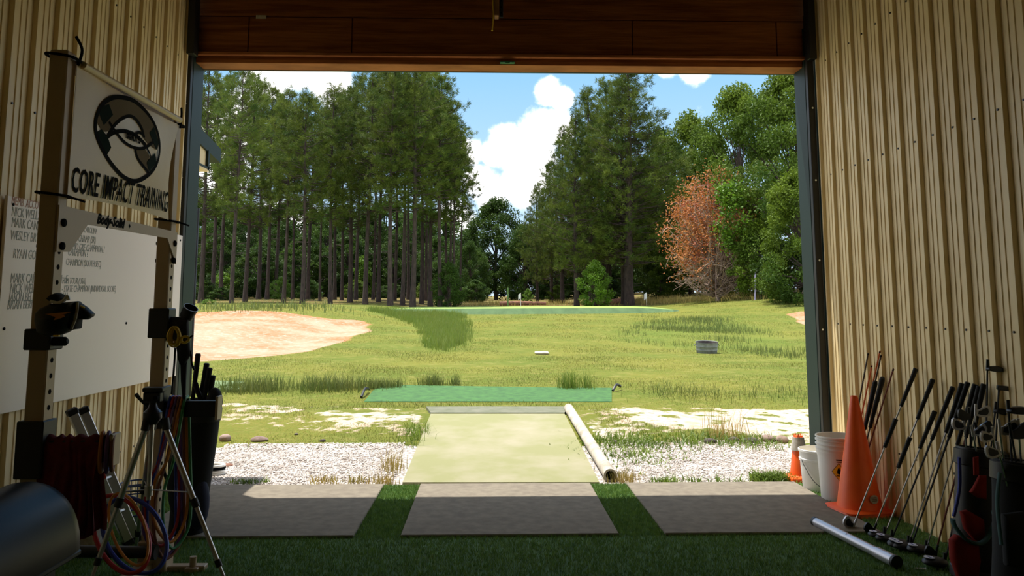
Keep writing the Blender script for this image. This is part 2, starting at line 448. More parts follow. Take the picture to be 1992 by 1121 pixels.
# door jambs
for nm, x0, x1, sx in (('trim_1', XL - .10, XL + .045, 1), ('trim_2', XR - .085, XR + .12, -1)):
    j = struct(MB().box(((x0 + x1) / 2, 6.62, 1.85), (x1 - x0, .24, 3.7), bev=.006).build(nm, 'green_trim'))
    e0 = x1 if sx > 0 else x0
    mb = MB().box((e0 - sx * .03, 6.475, 1.9), (.055, .05, 3.8), bev=.004)
    struct(mb.build('guide_rail', 'black', j))
    mb = MB()
    for z in (1.2, 1.75, 2.4, 3.0): mb.tube([(e0 - sx * .03, 6.452, z), (e0 - sx * .03, 6.444, z)], .008, 8)
    struct(mb.build('screw', 'chrome', j))
# front wall outside, either side and above
struct(MB().box((-6.0, 6.62, 2.2), (6.9, .2, 4.4)).box((6.3, 6.62, 2.2), (6.96, .2, 4.4)).build('wall_front', 'panel'))
# wooden header over the opening
hd = struct(MB().box(((XL + XR) / 2, 6.62, 3.78), (XR - XL + .1, .16, .76)).build('trim_3', 'wood'))
mb = MB()
zs = onY(996, 38, 6.53).z
for (px0, px1, za, zb) in ((377, 483, 3.452, zs - .004), (485, 684, 3.452, zs - .004), (686, 1229, 3.452, zs - .004), (1231, 1509, 3.452, zs - .004), (1511, 1590, 3.452, zs - .004), (377, 960, zs + .004, 4.13), (962, 1590, zs + .004, 4.13)):
    a = onY(px0, 80, 6.53).x; b = onY(px1, 80, 6.53).x
    mb.box(((a + b) / 2, 6.53, (za + zb) / 2), (b - a, .024, zb - za), bev=.002)
struct(mb.build('plywood_panel', 'wood', hd))
struct(MB().box(((XL + XR) / 2, 6.53, 3.438), (XR - XL - .02, .07, .026), bev=.003).build('ledge_board', 'woodedge', hd))
struct(MB().box(((XL + XR) / 2, 6.645, 3.388), (XR - XL - .02, .20, .034), bev=.003).build('bottom_board', 'woodedge', hd))
struct(MB().box(((XL + XR) / 2, 6.755, 3.385), (XR - XL - .02, .03, .034), bev=.003).build('drip_edge', 'green_trim', hd))
p = onY(508, 33, 6.515)
struct(MB().box(p, (.085, .003, .03)).build('name_plate', 'collar', hd))
p = onY(987, 123, 6.50)
MB_h = MB().box(p + Vector((0, .02, .012)), (.12, .04, .012), bev=.003).tube(smooth_path([p + Vector((-.03, 0, .01)), p + Vector((0, -.02, -.004)), p + Vector((.03, 0, .01))]), .005, 6)
struct(MB_h.build('lift_handle', 'greenband', hd))
for sgn, xx in ((1, XL + .02), (-1, XR - .02)):
    struct(MB().box((xx + sgn * .03, 6.44, 3.77), (.06, .10, .74), bev=.004).build('track_bracket', 'black', hd))
# wooden hanger below the ceiling with a loose pull cord
hp = thing('ceiling_hanger', 'wooden door opener bracket hanging below the ceiling over the middle of the header', 'bracket', (onY(965, 20, 6.2).x, 6.2, 4.15))
x0 = onY(966, 20, 6.2).x; x1 = onY(975, 20, 6.2).x; zb_ = onY(966, 34, 6.2).z
MB().box((x0, 6.2, (4.15 + zb_) / 2), (.034, .09, 4.15 - zb_), bev=.003).build('wooden_batten', 'plank', hp, True)
mb = MB().box((x1, 6.2, (4.15 + zb_) / 2), (.03, .03, 4.15 - zb_), bev=.002, m=0)
for k in range(5): mb.tube([(x1, 6.184, zb_ + .03 + k * .05), (x1, 6.182, zb_ + .03 + k * .05)], .008, 8, m=1)
mb.build('perforated_strap', ['darkmetal', 'ink'], hp, True)
a = onY(959, 0, 6.17); b = onY(960, 30, 6.17); c = onY(957.5, 60, 6.17)
tag(MB().tube(smooth_path([Vector((a.x, 6.17, 4.15)), a, b, c]), [.006] * 18 + [.009], 6).build('pull_cord', 'yellow'), 'thin pale pull cord dangling beside the wooden bracket under the ceiling', 'cord')

# ---------------------------------------------------------------- mats and turf indoors
def hz(x, y):
    x = np.asarray(x, float); y = np.asarray(y, float)
    S = lambda a, b, v: (lambda t: t * t * (3 - 2 * t))(np.clip((v - a) / (b - a), 0, 1))
    z = np.interp(y, [6.5, 6.9, 9.3, 14, 20, 28, 36, 50, 60, 100, 200], [-.03, 0, .16, .30, .42, .74, 1.10, 1.28, 1.62, 2.3, 4])
    z = z + .78 * S(6, 18, x) * S(20, 42, y) + .5 * S(-3, -8, x) * S(14.5, 24, y) * (1 - .5 * S(30, 45, y))
    z = z + .008 * np.sin(x * 1.1 + .4) * np.sin(y * .9) * S(9.5, 13, y) + .05 * np.sin(x * .31) * np.sin(y * .23 + 1) * S(12, 20, y)
    return z
def G(px, py):
    d = ray(px, py); lo = 5.0; t = lo / d.y
    while t * d.y < 190:
        p = Vector((d.x * t, d.y * t, H + d.z * t))
        if p.z <= float(hz(p.x, p.y)): break
        t += .0015 * (t * d.y) / 5 + .002
    return Vector((d.x * t, d.y * t, float(hz(d.x * t, d.y * t))))
mats_x = ((-2.15, -.81, 'dark rubber backed hitting mat nearest the weight rack'), (-.53, .79, 'dark worn hitting mat between the two turf strips, in front of the pale runner'), (1.07, 2.40, 'dark worn hitting mat beside the white buckets and orange cone'))
for (a, b, lb) in mats_x:
    tag(MB().box(((a + b) / 2, 5.815, .009), (b - a, 1.43, .018), bev=.005).build('hitting_mat', 'mat'), lb, 'mat', 'hitting mats inside the doorway')

def blades(name, P, hgt, wid, mats, label, cat, lean=.35, mi=None, seg=1):
    """P: n x 3 roots; hgt, wid: n; one thin leaf each"""
    n = len(P); az = NR.uniform(0, 2 * PI, n); ln = NR.uniform(0, lean, n) * hgt; az2 = NR.uniform(0, 2 * PI, n)
    sx = np.cos(az) * wid / 2; sy = np.sin(az) * wid / 2; lx = np.cos(az2) * ln; ly = np.sin(az2) * ln
    if seg == 1:
        v = np.empty((n, 3, 3)); v[:, 0] = P + np.c_[-sx, -sy, np.zeros(n)]; v[:, 1] = P + np.c_[sx, sy, np.zeros(n)]; v[:, 2] = P + np.c_[lx, ly, hgt]
        f = np.arange(3 * n).reshape(n, 3)
    else:
        v = np.empty((n, 5, 3)); v[:, 0] = P + np.c_[-sx, -sy, np.zeros(n)]; v[:, 1] = P + np.c_[sx, sy, np.zeros(n)]
        mid = P + np.c_[lx * .35, ly * .35, hgt * .6]
        v[:, 2] = mid + np.c_[sx * .7, sy * .7, np.zeros(n)]; v[:, 3] = mid - np.c_[sx * .7, sy * .7, np.zeros(n)]
        v[:, 4] = P + np.c_[lx * 1.3, ly * 1.3, hgt]
        b = np.arange(n)[:, None] * 5
        f = np.concatenate([np.c_[b, b + 1, b + 2], np.c_[b, b + 2, b + 3], np.c_[b + 3, b + 2, b + 4]], 1).reshape(-1, 3)
    o = np_mesh(name, v.reshape(-1, 3), f, mats)
    return tag(o, label, cat, kind='stuff')
def rect_pts(n, x0, x1, y0, y1): return np.c_[NR.uniform(x0, x1, n), NR.uniform(y0, y1, n), np.zeros(n)]
P = np.concatenate([rect_pts(62000, -2.4, 2.66, 3.9, 5.1), rect_pts(9000, -.81, -.53, 5.1, 6.54), rect_pts(9000, .79, 1.07, 5.1, 6.54), rect_pts(7000, 2.40, 2.67, 5.1, 6.5), rect_pts(8000, -2.42, -2.15, 5.1, 6.5)])
blades('artificial_turf', P, NR.uniform(.012, .026, len(P)), NR.uniform(.003, .006, len(P)), 'blade_turf', 'dark green artificial turf pile covering the floor around the hitting mats', 'turf', lean=.8)

# ---------------------------------------------------------------- ground outside
def poly_world(pts): return np.array([[q.x, q.y] for q in (G(*p) for p in pts)])
def inside(poly, x, y):
    r = np.zeros(x.shape, bool); n = len(poly); j = n - 1
    for i in range(n):
        xi, yi = poly[i]; xj, yj = poly[j]
        c = ((yi > y) != (yj > y)) & (x < (xj - xi) * (y - yi) / (yj - yi + 1e-12) + xi)
        r ^= c; j = i
    return r
def sdist(poly, x, y):
    """signed distance (inside positive) to a polygon"""
    d = np.full(x.shape, 1e9); n = len(poly)
    for i in range(n):
        a = poly[i]; b = poly[(i + 1) % n]; ab = b - a
        t = np.clip(((x - a[0]) * ab[0] + (y - a[1]) * ab[1]) / (ab @ ab + 1e-12), 0, 1)
        d = np.minimum(d, np.hypot(x - a[0] - t * ab[0], y - a[1] - t * ab[1]))
    return np.where(inside(poly, x, y), d, -d)
bunker = poly_world([(300, 612), (380, 608), (470, 604), (560, 607), (640, 619), (700, 624), (727, 632), (715, 645), (680, 660), (640, 672), (600, 684), (540, 692), (470, 698), (400, 702), (300, 704)])
bunker_r = poly_world([(1530, 612), (1560, 606), (1640, 606), (1700, 610), (1700, 650), (1640, 648), (1600, 640), (1555, 628)])
sand_r = poly_world([(1200, 792), (1330, 800), (1480, 797), (1640, 795), (1680, 835), (1500, 850), (1350, 838), (1230, 820)])
sand_l = poly_world([(600, 800), (680, 797), (790, 795), (832, 800), (820, 830), (760, 822), (680, 824), (620, 820)])
sand_l2 = poly_world([(420, 782), (560, 792), (600, 800), (560, 806), (470, 796)])
track_y = 8.0
ny, nx = 420, 420
tt = np.linspace(0, 1, ny); ys = 6.5 + (190 - 6.5) * (tt ** 2.6)
u = np.linspace(-1, 1, nx); u = np.sign(u) * np.abs(u) ** 1.25
Yg = np.repeat(ys[:, None], nx, 1); Xg = u[None, :] * (5.5 + .75 * (Yg - 6.5))
Zg = hz(Xg, Yg)
def nz(x, y, s, seed=0):
    r = np.random.default_rng(seed); o = np.zeros(x.shape)
    for k in range(10):
        a = r.uniform(0, 2 * PI); q = s * r.uniform(.5, 2.2); o += np.sin(x * math.cos(a) * q + y * math.sin(a) * q + r.uniform(0, 6))
    return o / 4
wob = nz(Xg, Yg, 1.6, 3)
sB = sdist(bunker, Xg, Yg); sBr = sdist(bunker_r, Xg, Yg)
sand = np.clip(np.maximum(sB, sBr) / .5 + wob * .35 + .4, 0, 1)
sd2 = np.maximum(np.maximum(sdist(sand_r, Xg, Yg), sdist(sand_l, Xg, Yg)), sdist(sand_l2, Xg, Yg))
bare = np.clip(sd2 / .22 + nz(Xg, Yg, 6, 5) * .9 + .1, 0, 1)
pr_ = poly_world([(1110, 800), (1240, 790), (1640, 800), (1700, 862), (1500, 866), (1180, 866)]); pl_ = poly_world([(400, 784), (600, 790), (835, 795), (825, 850), (600, 840), (400, 830)])
bare = np.maximum(bare, np.where(inside(pr_, Xg, Yg), .50 + .16 * nz(Xg, Yg, 3, 14), 0)); bare = np.maximum(bare, np.where(inside(pl_, Xg, Yg), .37 + .14 * nz(Xg, Yg, 3, 15), 0)); bare = np.clip(np.where(Xg > 0, np.minimum(bare, .60), np.minimum(bare, .54)), 0, 1)
gy = np.where(Xg < 0, 7.95, 8.0)
gr = np.clip((gy - Yg) / .12 + nz(Xg, Yg, 7, 8) * np.where(Xg < 0, .5, 1.1) + .3, 0, 1)
# long dark grass beds
dark1 = poly_world([(690, 602), (760, 604), (905, 612), (925, 640), (920, 672), (880, 690), (835, 684), (808, 668), (812, 650), (795, 632), (740, 612)])
dark2 = poly_world([(1190, 640), (1290, 618), (1420, 616), (1520, 650), (1600, 690), (1590, 710), (1440, 690), (1300, 678), (1200, 666)])
dk = np.clip(np.maximum(sdist(dark1, Xg, Yg), sdist(dark2, Xg, Yg) * .5) / .6 + .3, 0, 1)
# the bunker is scooped a little
Zg = Zg - np.clip(sB, 0, 1.2) * .10
wood_floor = np.clip((Yg - 49 - 2 * wob) / 3, 0, 1)
V = np.stack([Xg, Yg, Zg], -1).reshape(-1, 3)
ii = np.arange(ny * nx).reshape(ny, nx)
Fq = np.stack([ii[:-1, :-1], ii[:-1, 1:], ii[1:, 1:], ii[1:, :-1]], -1).reshape(-1, 4)
gm = bpy.data.materials.new('field_ground'); gm.use_nodes = True
t = gm.node_tree; L = t.links.new; b = t.nodes['Principled BSDF']; b.inputs['Roughness'].default_value = .95; b.inputs['Specular IOR Level'].default_value = .1
geo = t.nodes.new('ShaderNodeNewGeometry')
def noise(s, d=5, st=None):
    n = t.nodes.new('ShaderNodeTexNoise'); n.inputs['Scale'].default_value = s; n.inputs['Detail'].default_value = d; n.inputs['Roughness'].default_value = .65
    if st:
        mp = t.nodes.new('ShaderNodeMapping'); mp.inputs['Scale'].default_value = st; L(geo.outputs['Position'], mp.inputs[0]); L(mp.outputs[0], n.inputs['Vector'])
    else: L(geo.outputs['Position'], n.inputs['Vector'])
    return n.outputs[0]
def mixn(f, a, c_):
    x = t.nodes.new('ShaderNodeMix'); x.data_type = 'RGBA'
    if isinstance(f, float): x.inputs[0].default_value = f
    else: L(f, x.inputs[0])
    for k, q in ((6, a), (7, c_)):
        if isinstance(q, tuple): x.inputs[k].default_value = lin(q) + (1,)
        else: L(q, x.inputs[k])
    return x.outputs[2]
def mrange(v, a, c_, lo=0., hi=1.):
    r = t.nodes.new('ShaderNodeMapRange'); r.inputs[1].default_value = a; r.inputs[2].default_value = c_; r.inputs[3].default_value = lo; r.inputs[4].default_value = hi; L(v, r.inputs[0]); return r.outputs[0]
def math2(op, a, c_):
    n = t.nodes.new('ShaderNodeMath'); n.operation = op
    for k, q in ((0, a), (1, c_)):
        if isinstance(q, (float, int)): n.inputs[k].default_value = q
        else: L(q, n.inputs[k])
    return n.outputs[0]
at = t.nodes.new('ShaderNodeAttribute'); at.attribute_name = 'zones'
sp = t.nodes.new('ShaderNodeSeparateColor'); L(at.outputs['Color'], sp.inputs[0])
at2 = t.nodes.new('ShaderNodeAttribute'); at2.attribute_name = 'beds'
sp2 = t.nodes.new('ShaderNodeSeparateColor'); L(at2.outputs['Color'], sp2.inputs[0])
grass = mixn(mrange(noise(.5, 6), .38, .62), (118, 115, 52), (94, 104, 44))
grass = mixn(mrange(noise(4.5, 6), .5, .78), grass, (142, 134, 78))
grass = mixn(mrange(noise(30, 4), .45, .8), grass, (96, 116, 42))
grass = mixn(math2('MULTIPLY', sp2.outputs[0], .4), grass, (92, 112, 46))
litter = mixn(mrange(noise(1.2, 5), .4, .6), (120, 96, 66), (104, 106, 52))
grass = mixn(sp2.outputs[1], grass, litter)
sandc = mixn(mrange(noise(.45, 5), .42, .6), (180, 148, 124), (172, 116, 80))
sandc = mixn(mrange(noise(7, 6), .5, .75), sandc, (196, 178, 164))
sandc = mixn(mrange(noise(16, 5), .60, .72), sandc, (150, 124, 104))
barec = mixn(mrange(noise(5, 5), .4, .65), (218, 206, 194), (190, 164, 140))
gvn = t.nodes.new('ShaderNodeTexVoronoi'); gvn.inputs['Scale'].default_value = 34; L(geo.outputs['Position'], gvn.inputs['Vector'])
gravc = mixn(mrange(gvn.outputs['Distance'], .35, .75), (214, 207, 202), (150, 140, 132))
thr = lambda m_, s: mrange(math2('ADD', m_, math2('MULTIPLY', math2('SUBTRACT', noise(s, 5), .5), 1.6)), .42, .58)
colr = mixn(thr(sp.outputs[2], 5.0), grass, barec)
colr = mixn(thr(sp.outputs[1], 6.0), colr, gravc)
colr = mixn(mrange(math2('ADD', sp.outputs[0], math2('MULTIPLY', math2('SUBTRACT', noise(2.2, 5), .5), .8)), .4, .6), colr, sandc)
L(colr, b.inputs['Base Color'])
bp = t.nodes.new('ShaderNodeBump'); bp.inputs['Strength'].default_value = .8; bp.inputs['Distance'].default_value = .06; L(noise(14, 6), bp.inputs['Height']); L(bp.outputs[0], b.inputs['Normal'])
go = np_mesh('ground', V, Fq, gm, smooth=True); struct(go)
for nm, arr in (('zones', (sand, gr, bare)), ('beds', (dk, wood_floor, np.zeros_like(dk)))):
    ca = go.data.color_attributes.new(nm, 'FLOAT_COLOR', 'POINT')
    q = np.ones((ny * nx, 4), np.float32)
    for k in range(3): q[:, k] = arr[k].reshape(-1)
    ca.data.foreach_set('color', q.ravel())

# pale runner up the bank with its grey end strip
def sheet(name, outline_fn, ns, nt_, lift, thick, m):
    vs = []; fs = []
    for i in range(ns + 1):
        for j in range(nt_ + 1):
            x, y = outline_fn(i / ns, j / nt_); vs.append((x, y, float(hz(x, y)) + lift))
    k = nt_ + 1
    for i in range(ns):
        for j in range(nt_): fs.append((i * k + j, (i + 1) * k + j, (i + 1) * k + j + 1, i * k + j + 1))
    rim = [i * k for i in range(ns + 1)] + [ns * k + j for j in range(1, k)] + [i * k + nt_ for i in range(ns - 1, -1, -1)] + [j for j in range(nt_ - 1, 0, -1)]
    o = len(vs); vs += [(vs[i][0], vs[i][1], vs[i][2] - thick) for i in rim]; n = len(rim)
    fs += [(rim[i], o + i, o + (i + 1) % n, rim[(i + 1) % n]) for i in range(n)]
    return MB().add(vs, fs, 0, False)
rA, rB, rC_, rD = G(783, 944), G(1166, 944), G(838, 809), G(1098, 809)
bl = lambda a, b_, c, d: (lambda s, q: (lambda p: (p.x, p.y))((a * (1 - s) + b_ * s) * (1 - q) + (c * (1 - s) + d * s) * q))
tag(sheet('runner_mat', bl(rA, rB, rC_, rD), 10, 24, .022, .05, 0).build('runner_mat', 'runner'), 'pale faded green runner carpet leading up from the middle hitting mat', 'mat')
gA, gB, gC, gD = G(838, 808.5), G(1098, 808.5), G(829, 796), G(1107, 796)
tag(sheet('strip', bl(gA, gB, gC, gD), 10, 6, .03, .06, 0).build('end_mat', 'greymat'), 'narrow grey mat lying across the far end of the pale runner', 'mat')
ta, tb, tc_, td = G(708, 783), G(1190, 783), G(735, 750), G(1190, 756)
tag(sheet('turf', bl(ta, tb, tc_, td), 24, 8, .010, .014, 0).build('turf_sheet', 'turfsheet'), 'vivid green artificial turf sheet lying on the field beyond the runner', 'turf sheet')
ta, tb, tc_, td = G(395, 762), G(478, 762), G(395, 744), G(474, 746)
tag(sheet('turf', bl(ta, tb, tc_, td), 8, 5, .03, .05, 0).build('turf_sheet', 'paleturf'), 'pale washed-out turf strip on the grass beside the golf bag', 'turf sheet')
ta, tb, tc_, td = G(1205, 790), G(1330, 790), G(1205, 760), G(1330, 764)
# raised putting green
gl = G(640, 606); 
mb = MB(); front = []; back = []
for i in range(41):
    s = i / 40; x = -7.2 + 16.6 * s
    y = 36.5 - 1.2 * math.sin(PI * s); yb = 51 - 1.0 * (2 * s - 1) ** 2
    if s < .06: y += (1 - s / .06) * 3
    if s > .94: y += ((s - .94) / .06) * 4
    zt = 1.27 + .08 * s; zt = zt - .16 * max(0, (s - .80) / .20) ** 1.5 - .10 * max(0, (.12 - s) / .12)
    front.append((x, y, zt)); back.append((x, yb, 1.27 + .08 * s + .09))
vs = front + back + [(x, y - .35, float(hz(x, y - .35)) - .05) for x, y, z in front]
fs = [(i, i + 1, 42 + i, 41 + i) for i in range(40)]
mb.add(vs, fs, 0); mb.add(vs, [(82 + i, 83 + i, i + 1, i) for i in range(40)], 1)
struct(mb.build('putting_green', ['green_top', 'green_skirt']))

# ---------------------------------------------------------------- gravel, grass and weeds outside
def ico(n_, P, S, name, m, label, cat):
    base = np.array([(0, 0, 1), (.894, 0, .447), (.276, .851, .447), (-.724, .526, .447), (-.724, -.526, .447), (.276, -.851, .447), (.724, .526, -.447), (-.276, .851, -.447), (-.894, 0, -.447), (-.276, -.851, -.447), (.724, -.526, -.447), (0, 0, -1)])
    fc = np.array([(0, 1, 2), (0, 2, 3), (0, 3, 4), (0, 4, 5), (0, 5, 1), (1, 6, 2), (2, 7, 3), (3, 8, 4), (4, 9, 5), (5, 10, 1), (6, 7, 2), (7, 8, 3), (8, 9, 4), (9, 10, 5), (10, 6, 1), (11, 7, 6), (11, 8, 7), (11, 9, 8), (11, 10, 9), (11, 6, 10)])
    v = base[None] * S[:, None, None] * NR.uniform(.65, 1.2, (n_, 12, 1)) * np.stack([NR.uniform(.8, 1.4, n_), NR.uniform(.8, 1.3, n_), NR.uniform(.5, .9, n_)], -1)[:, None, :]
    a = NR.uniform(0, 2 * PI, n_)[:, None]; ca, sa = np.cos(a), np.sin(a)
    v = np.stack([v[..., 0] * ca - v[..., 1] * sa, v[..., 0] * sa + v[..., 1] * ca, v[..., 2]], -1) + P[:, None, :]
    f = fc[None] + (np.arange(n_) * 12)[:, None, None]
    return tag(np_mesh(name, v.reshape(-1, 3), f.reshape(-1, 3), m), label, cat, kind='stuff')
def on_ground(x, y, dz=0.0): return np.c_[x, y, hz(x, y) + dz]
runner_in = lambda x, y: (x > -.76 - .03 * (y - 6.5)) & (x < 1.12 + .03 * (y - 6.5)) & (y < 9.75)
n = 42000; x = NR.uniform(-2.5, 2.75, n); y = NR.uniform(6.57, 8.05, n); k = ~runner_in(x, y) & ~((x > 0) & (y > 7.2) & (NR.uniform(0, 1, n) < .45)); x, y = x[k], y[k]
ico(len(x), on_ground(x, y, .004), NR.uniform(.004, .012, len(x)) ** 1.0, 'gravel', 'gravel', 'white crushed gravel bed along the slab edge', 'gravel')
# short field grass
def near_mask(x, y):
    q = runner_in(x, y) | inside(bunker, x, y) | inside(bunker_r, x, y) | inside(sand_r, x, y) | inside(sand_l, x, y)
    q |= (y < gyf(x)) | ((y > 36) & (y < 51.5) & (x > -8) & (x < 10)) | (inside(np.array([(q_.x, q_.y) for q_ in (G(708, 783), G(1190, 783), G(1190, 756), G(735, 750))]), x, y)) 
    return q
gyf = lambda x: np.where(x < 0, 8.05, 7.9)
def field_pts(n, y0, y1, spread):
    y = y0 * (y1 / y0) ** NR.uniform(0, 1, n); x = NR.uniform(-.43, .46, n) * y * spread
    k = ~near_mask(x, y); return x[k], y[k]
x, y = field_pts(230000, 7.9, 60, 1.0)
pt = np.clip(nz(x, y, 2.2, 21) * .5 + .6, .15, 1.4)
blades('field_grass', on_ground(x, y, -.004), NR.uniform(.012, .042, len(x)) * pt * (1 + y / 45), NR.uniform(.003, .006, len(x)) * (y / 8) ** .7, 'fieldblade', 'short yellow green mown grass over the whole field', 'grass', lean=.9)
def poly_pts(poly, n):
    lo = poly.min(0); hi = poly.max(0); x = NR.uniform(lo[0], hi[0], n); y = NR.uniform(lo[1], hi[1], n); k = inside(poly, x, y); return x[k], y[k]
x, y = poly_pts(dark1, 60000); e_ = sdist(dark1, x, y); k = NR.uniform(0, 1, len(x)) < np.clip(e_ / .7 + nz(x, y, 2, 41) * .25, .03, .95); x, y = x[k], y[k]
blades('rough_grass', on_ground(x, y), NR.uniform(.08, .30, len(x)), NR.uniform(.009, .016, len(x)), 'darkblade', 'long dark green rough grass curving round the tip of the sand bunker', 'grass', seg=2)
x, y = poly_pts(dark2, 40000); e_ = sdist(dark2, x, y); k = NR.uniform(0, 1, len(x)) < np.clip(nz(x, y, 1.2, 31) * .5 + .3, 0, .7) * np.clip(e_ / 1.2, .02, 1); x, y = x[k], y[k]
blades('rough_grass', on_ground(x, y), NR.uniform(.05, .2, len(x)), NR.uniform(.008, .014, len(x)), 'seedblade', 'longer olive rough grass around the round metal tub', 'grass', seg=2)
def strip(p0, p1, n, wdt, h0, h1, m, nm, label, w=(.004, .008), clump=0):
    a, b_ = G(*p0), G(*p1); s = NR.uniform(0, 1, n)
    if clump: c = NR.uniform(0, 1, clump); s = np.clip(c[NR.integers(0, clump, n)] + NR.normal(0, .02, n), 0, 1)
    x = a.x + (b_.x - a.x) * s + NR.normal(0, wdt, n); y = a.y + (b_.y - a.y) * s + NR.normal(0, wdt * 1.5, n)
    return blades(nm, on_ground(x, y), NR.uniform(h0, h1, n), NR.uniform(w[0], w[1], n), m, label, 'grass' if 'grass' in nm else 'weeds', seg=2, lean=1.5 if m == 'weed' else .5)
strip((425, 762), (705, 757), 2400, .14, .06, .26, 'seedblade', 'tall_grass', 'row of tall seeding grass behind the bare patches beside the golf bag', clump=40)
strip((715, 757), (780, 754), 500, .06, .08, .18, 'seedblade', 'tall_grass', 'short tuft of seeding grass just left of the vivid green turf sheet'.replace('just left of', 'at the near corner of'), clump=8)
strip((815, 750), (890, 749), 400, .05, .08, .2, 'seedblade', 'tall_grass', 'thin tuft of grass along the far edge of the vivid turf sheet', clump=9)
strip((1096, 756), (1150, 756), 360, .06, .10, .32, 'darkblade', 'tall_grass', 'tall dark tuft standing at the far edge of the vivid turf sheet', clump=8)
strip((1290, 765), (1600, 770), 700, .25, .04, .14, 'seedblade', 'tall_grass', 'sparse seeding grass beyond the sandy track near the green doorpost', clump=40)
strip((748, 930), (770, 900), 110, .05, .04, .22, 'dryblade', 'dry_weeds', 'dry weeds growing in the gravel beside the near edge of the runner', clump=14)
strip((800, 868), (815, 830), 260, .06, .04, .16, 'weed', 'green_weeds', 'green weeds along the runner edge by the white gravel', clump=10)
strip((1395, 852), (1440, 850), 130, .07, .06, .34, 'dryblade', 'dry_weeds', 'tall dry weeds among the dark stones behind the gravel', clump=9)
strip((1180, 872), (1260, 885), 900, .2, .02, .05, 'weed', 'green_weeds', 'low green weeds creeping into the gravel by the pale pipe', (.006, .014), clump=30)
strip((1170, 860), (1500, 862), 1500, .1, .02, .08, 'weed', 'green_weeds', 'broken line of green weeds along the dark edging stones', (.006, .014), clump=60)
strip((1470, 938), (1560, 937), 900, .035, .02, .09, 'weed', 'green_weeds', 'green weeds along the slab edge by the small cone', (.008, .018), clump=26)
strip((1250, 942), (1460, 942), 260, .03, .02, .08, 'weed', 'green_weeds', 'little weeds along the slab edge before the gravel, between pipe and cone', (.006, .014), clump=14)
strip((440, 942), (530, 940), 120, .02, .02, .05, 'weed', 'green_weeds', 'weeds along the slab edge beside the golf bag', (.006, .014), clump=12)
strip((600, 940), (760, 942), 260, .03, .02, .08, 'dryblade', 'dry_weeds', 'dry tufts along the slab edge before the runner', (.006, .012), clump=12)
strip((1195, 935), (1225, 936), 300, .05, .02, .1, 'dryblade', 'dry_weeds', 'dry brown tuft at the open mouth of the pale pipe', clump=6)
strip((380, 604), (640, 602), 800, .8, .1, .36, 'seedblade', 'tall_grass', 'fringe of pale seeding grass on the bank above the sand bunker', (.012, .03), clump=60)
strip((1250, 588), (1600, 577), 2600, 1.0, .1, .5, 'dryblade', 'tall_grass', 'dry grass fringe at the foot of the dead brown tree', (.015, .03), clump=90)
strip((900, 594), (1240, 588), 1800, 1.0, .1, .4, 'dryblade', 'tall_grass', 'dry grass fringe beyond the raised putting green', (.015, .03), clump=70)

# ---------------------------------------------------------------- trees
def tri_leaves(P, D, ln, wd):
    """thin triangles starting at P along D (n x 3)"""
    n = len(P); r = NR.normal(size=(n, 3)); s = np.cross(D, r); s /= np.linalg.norm(s, axis=1)[:, None] + 1e-9
    v = np.empty((n, 3, 3)); v[:, 0] = P - s * (wd / 2)[:, None]; v[:, 1] = P + s * (wd / 2)[:, None]; v[:, 2] = P + D * ln[:, None]
    return v
def quad_leaves(P, ln, wd):
    n = len(P); d = NR.normal(size=(n, 3)); d[:, 2] *= .6; d /= np.linalg.norm(d, axis=1)[:, None]
    r = NR.normal(size=(n, 3)); r[:, 2] += 1.2; s = np.cross(d, r); s /= np.linalg.norm(s, axis=1)[:, None] + 1e-9
    v = np.empty((n, 4, 3)); h = d * (ln / 2)[:, None]; w = s * (wd / 2)[:, None]
    v[:, 0] = P - h; v[:, 1] = P + w; v[:, 2] = P + h; v[:, 3] = P - w
    return v
def unit(v): return v / (np.linalg.norm(v, axis=-1, keepdims=True) + 1e-9)
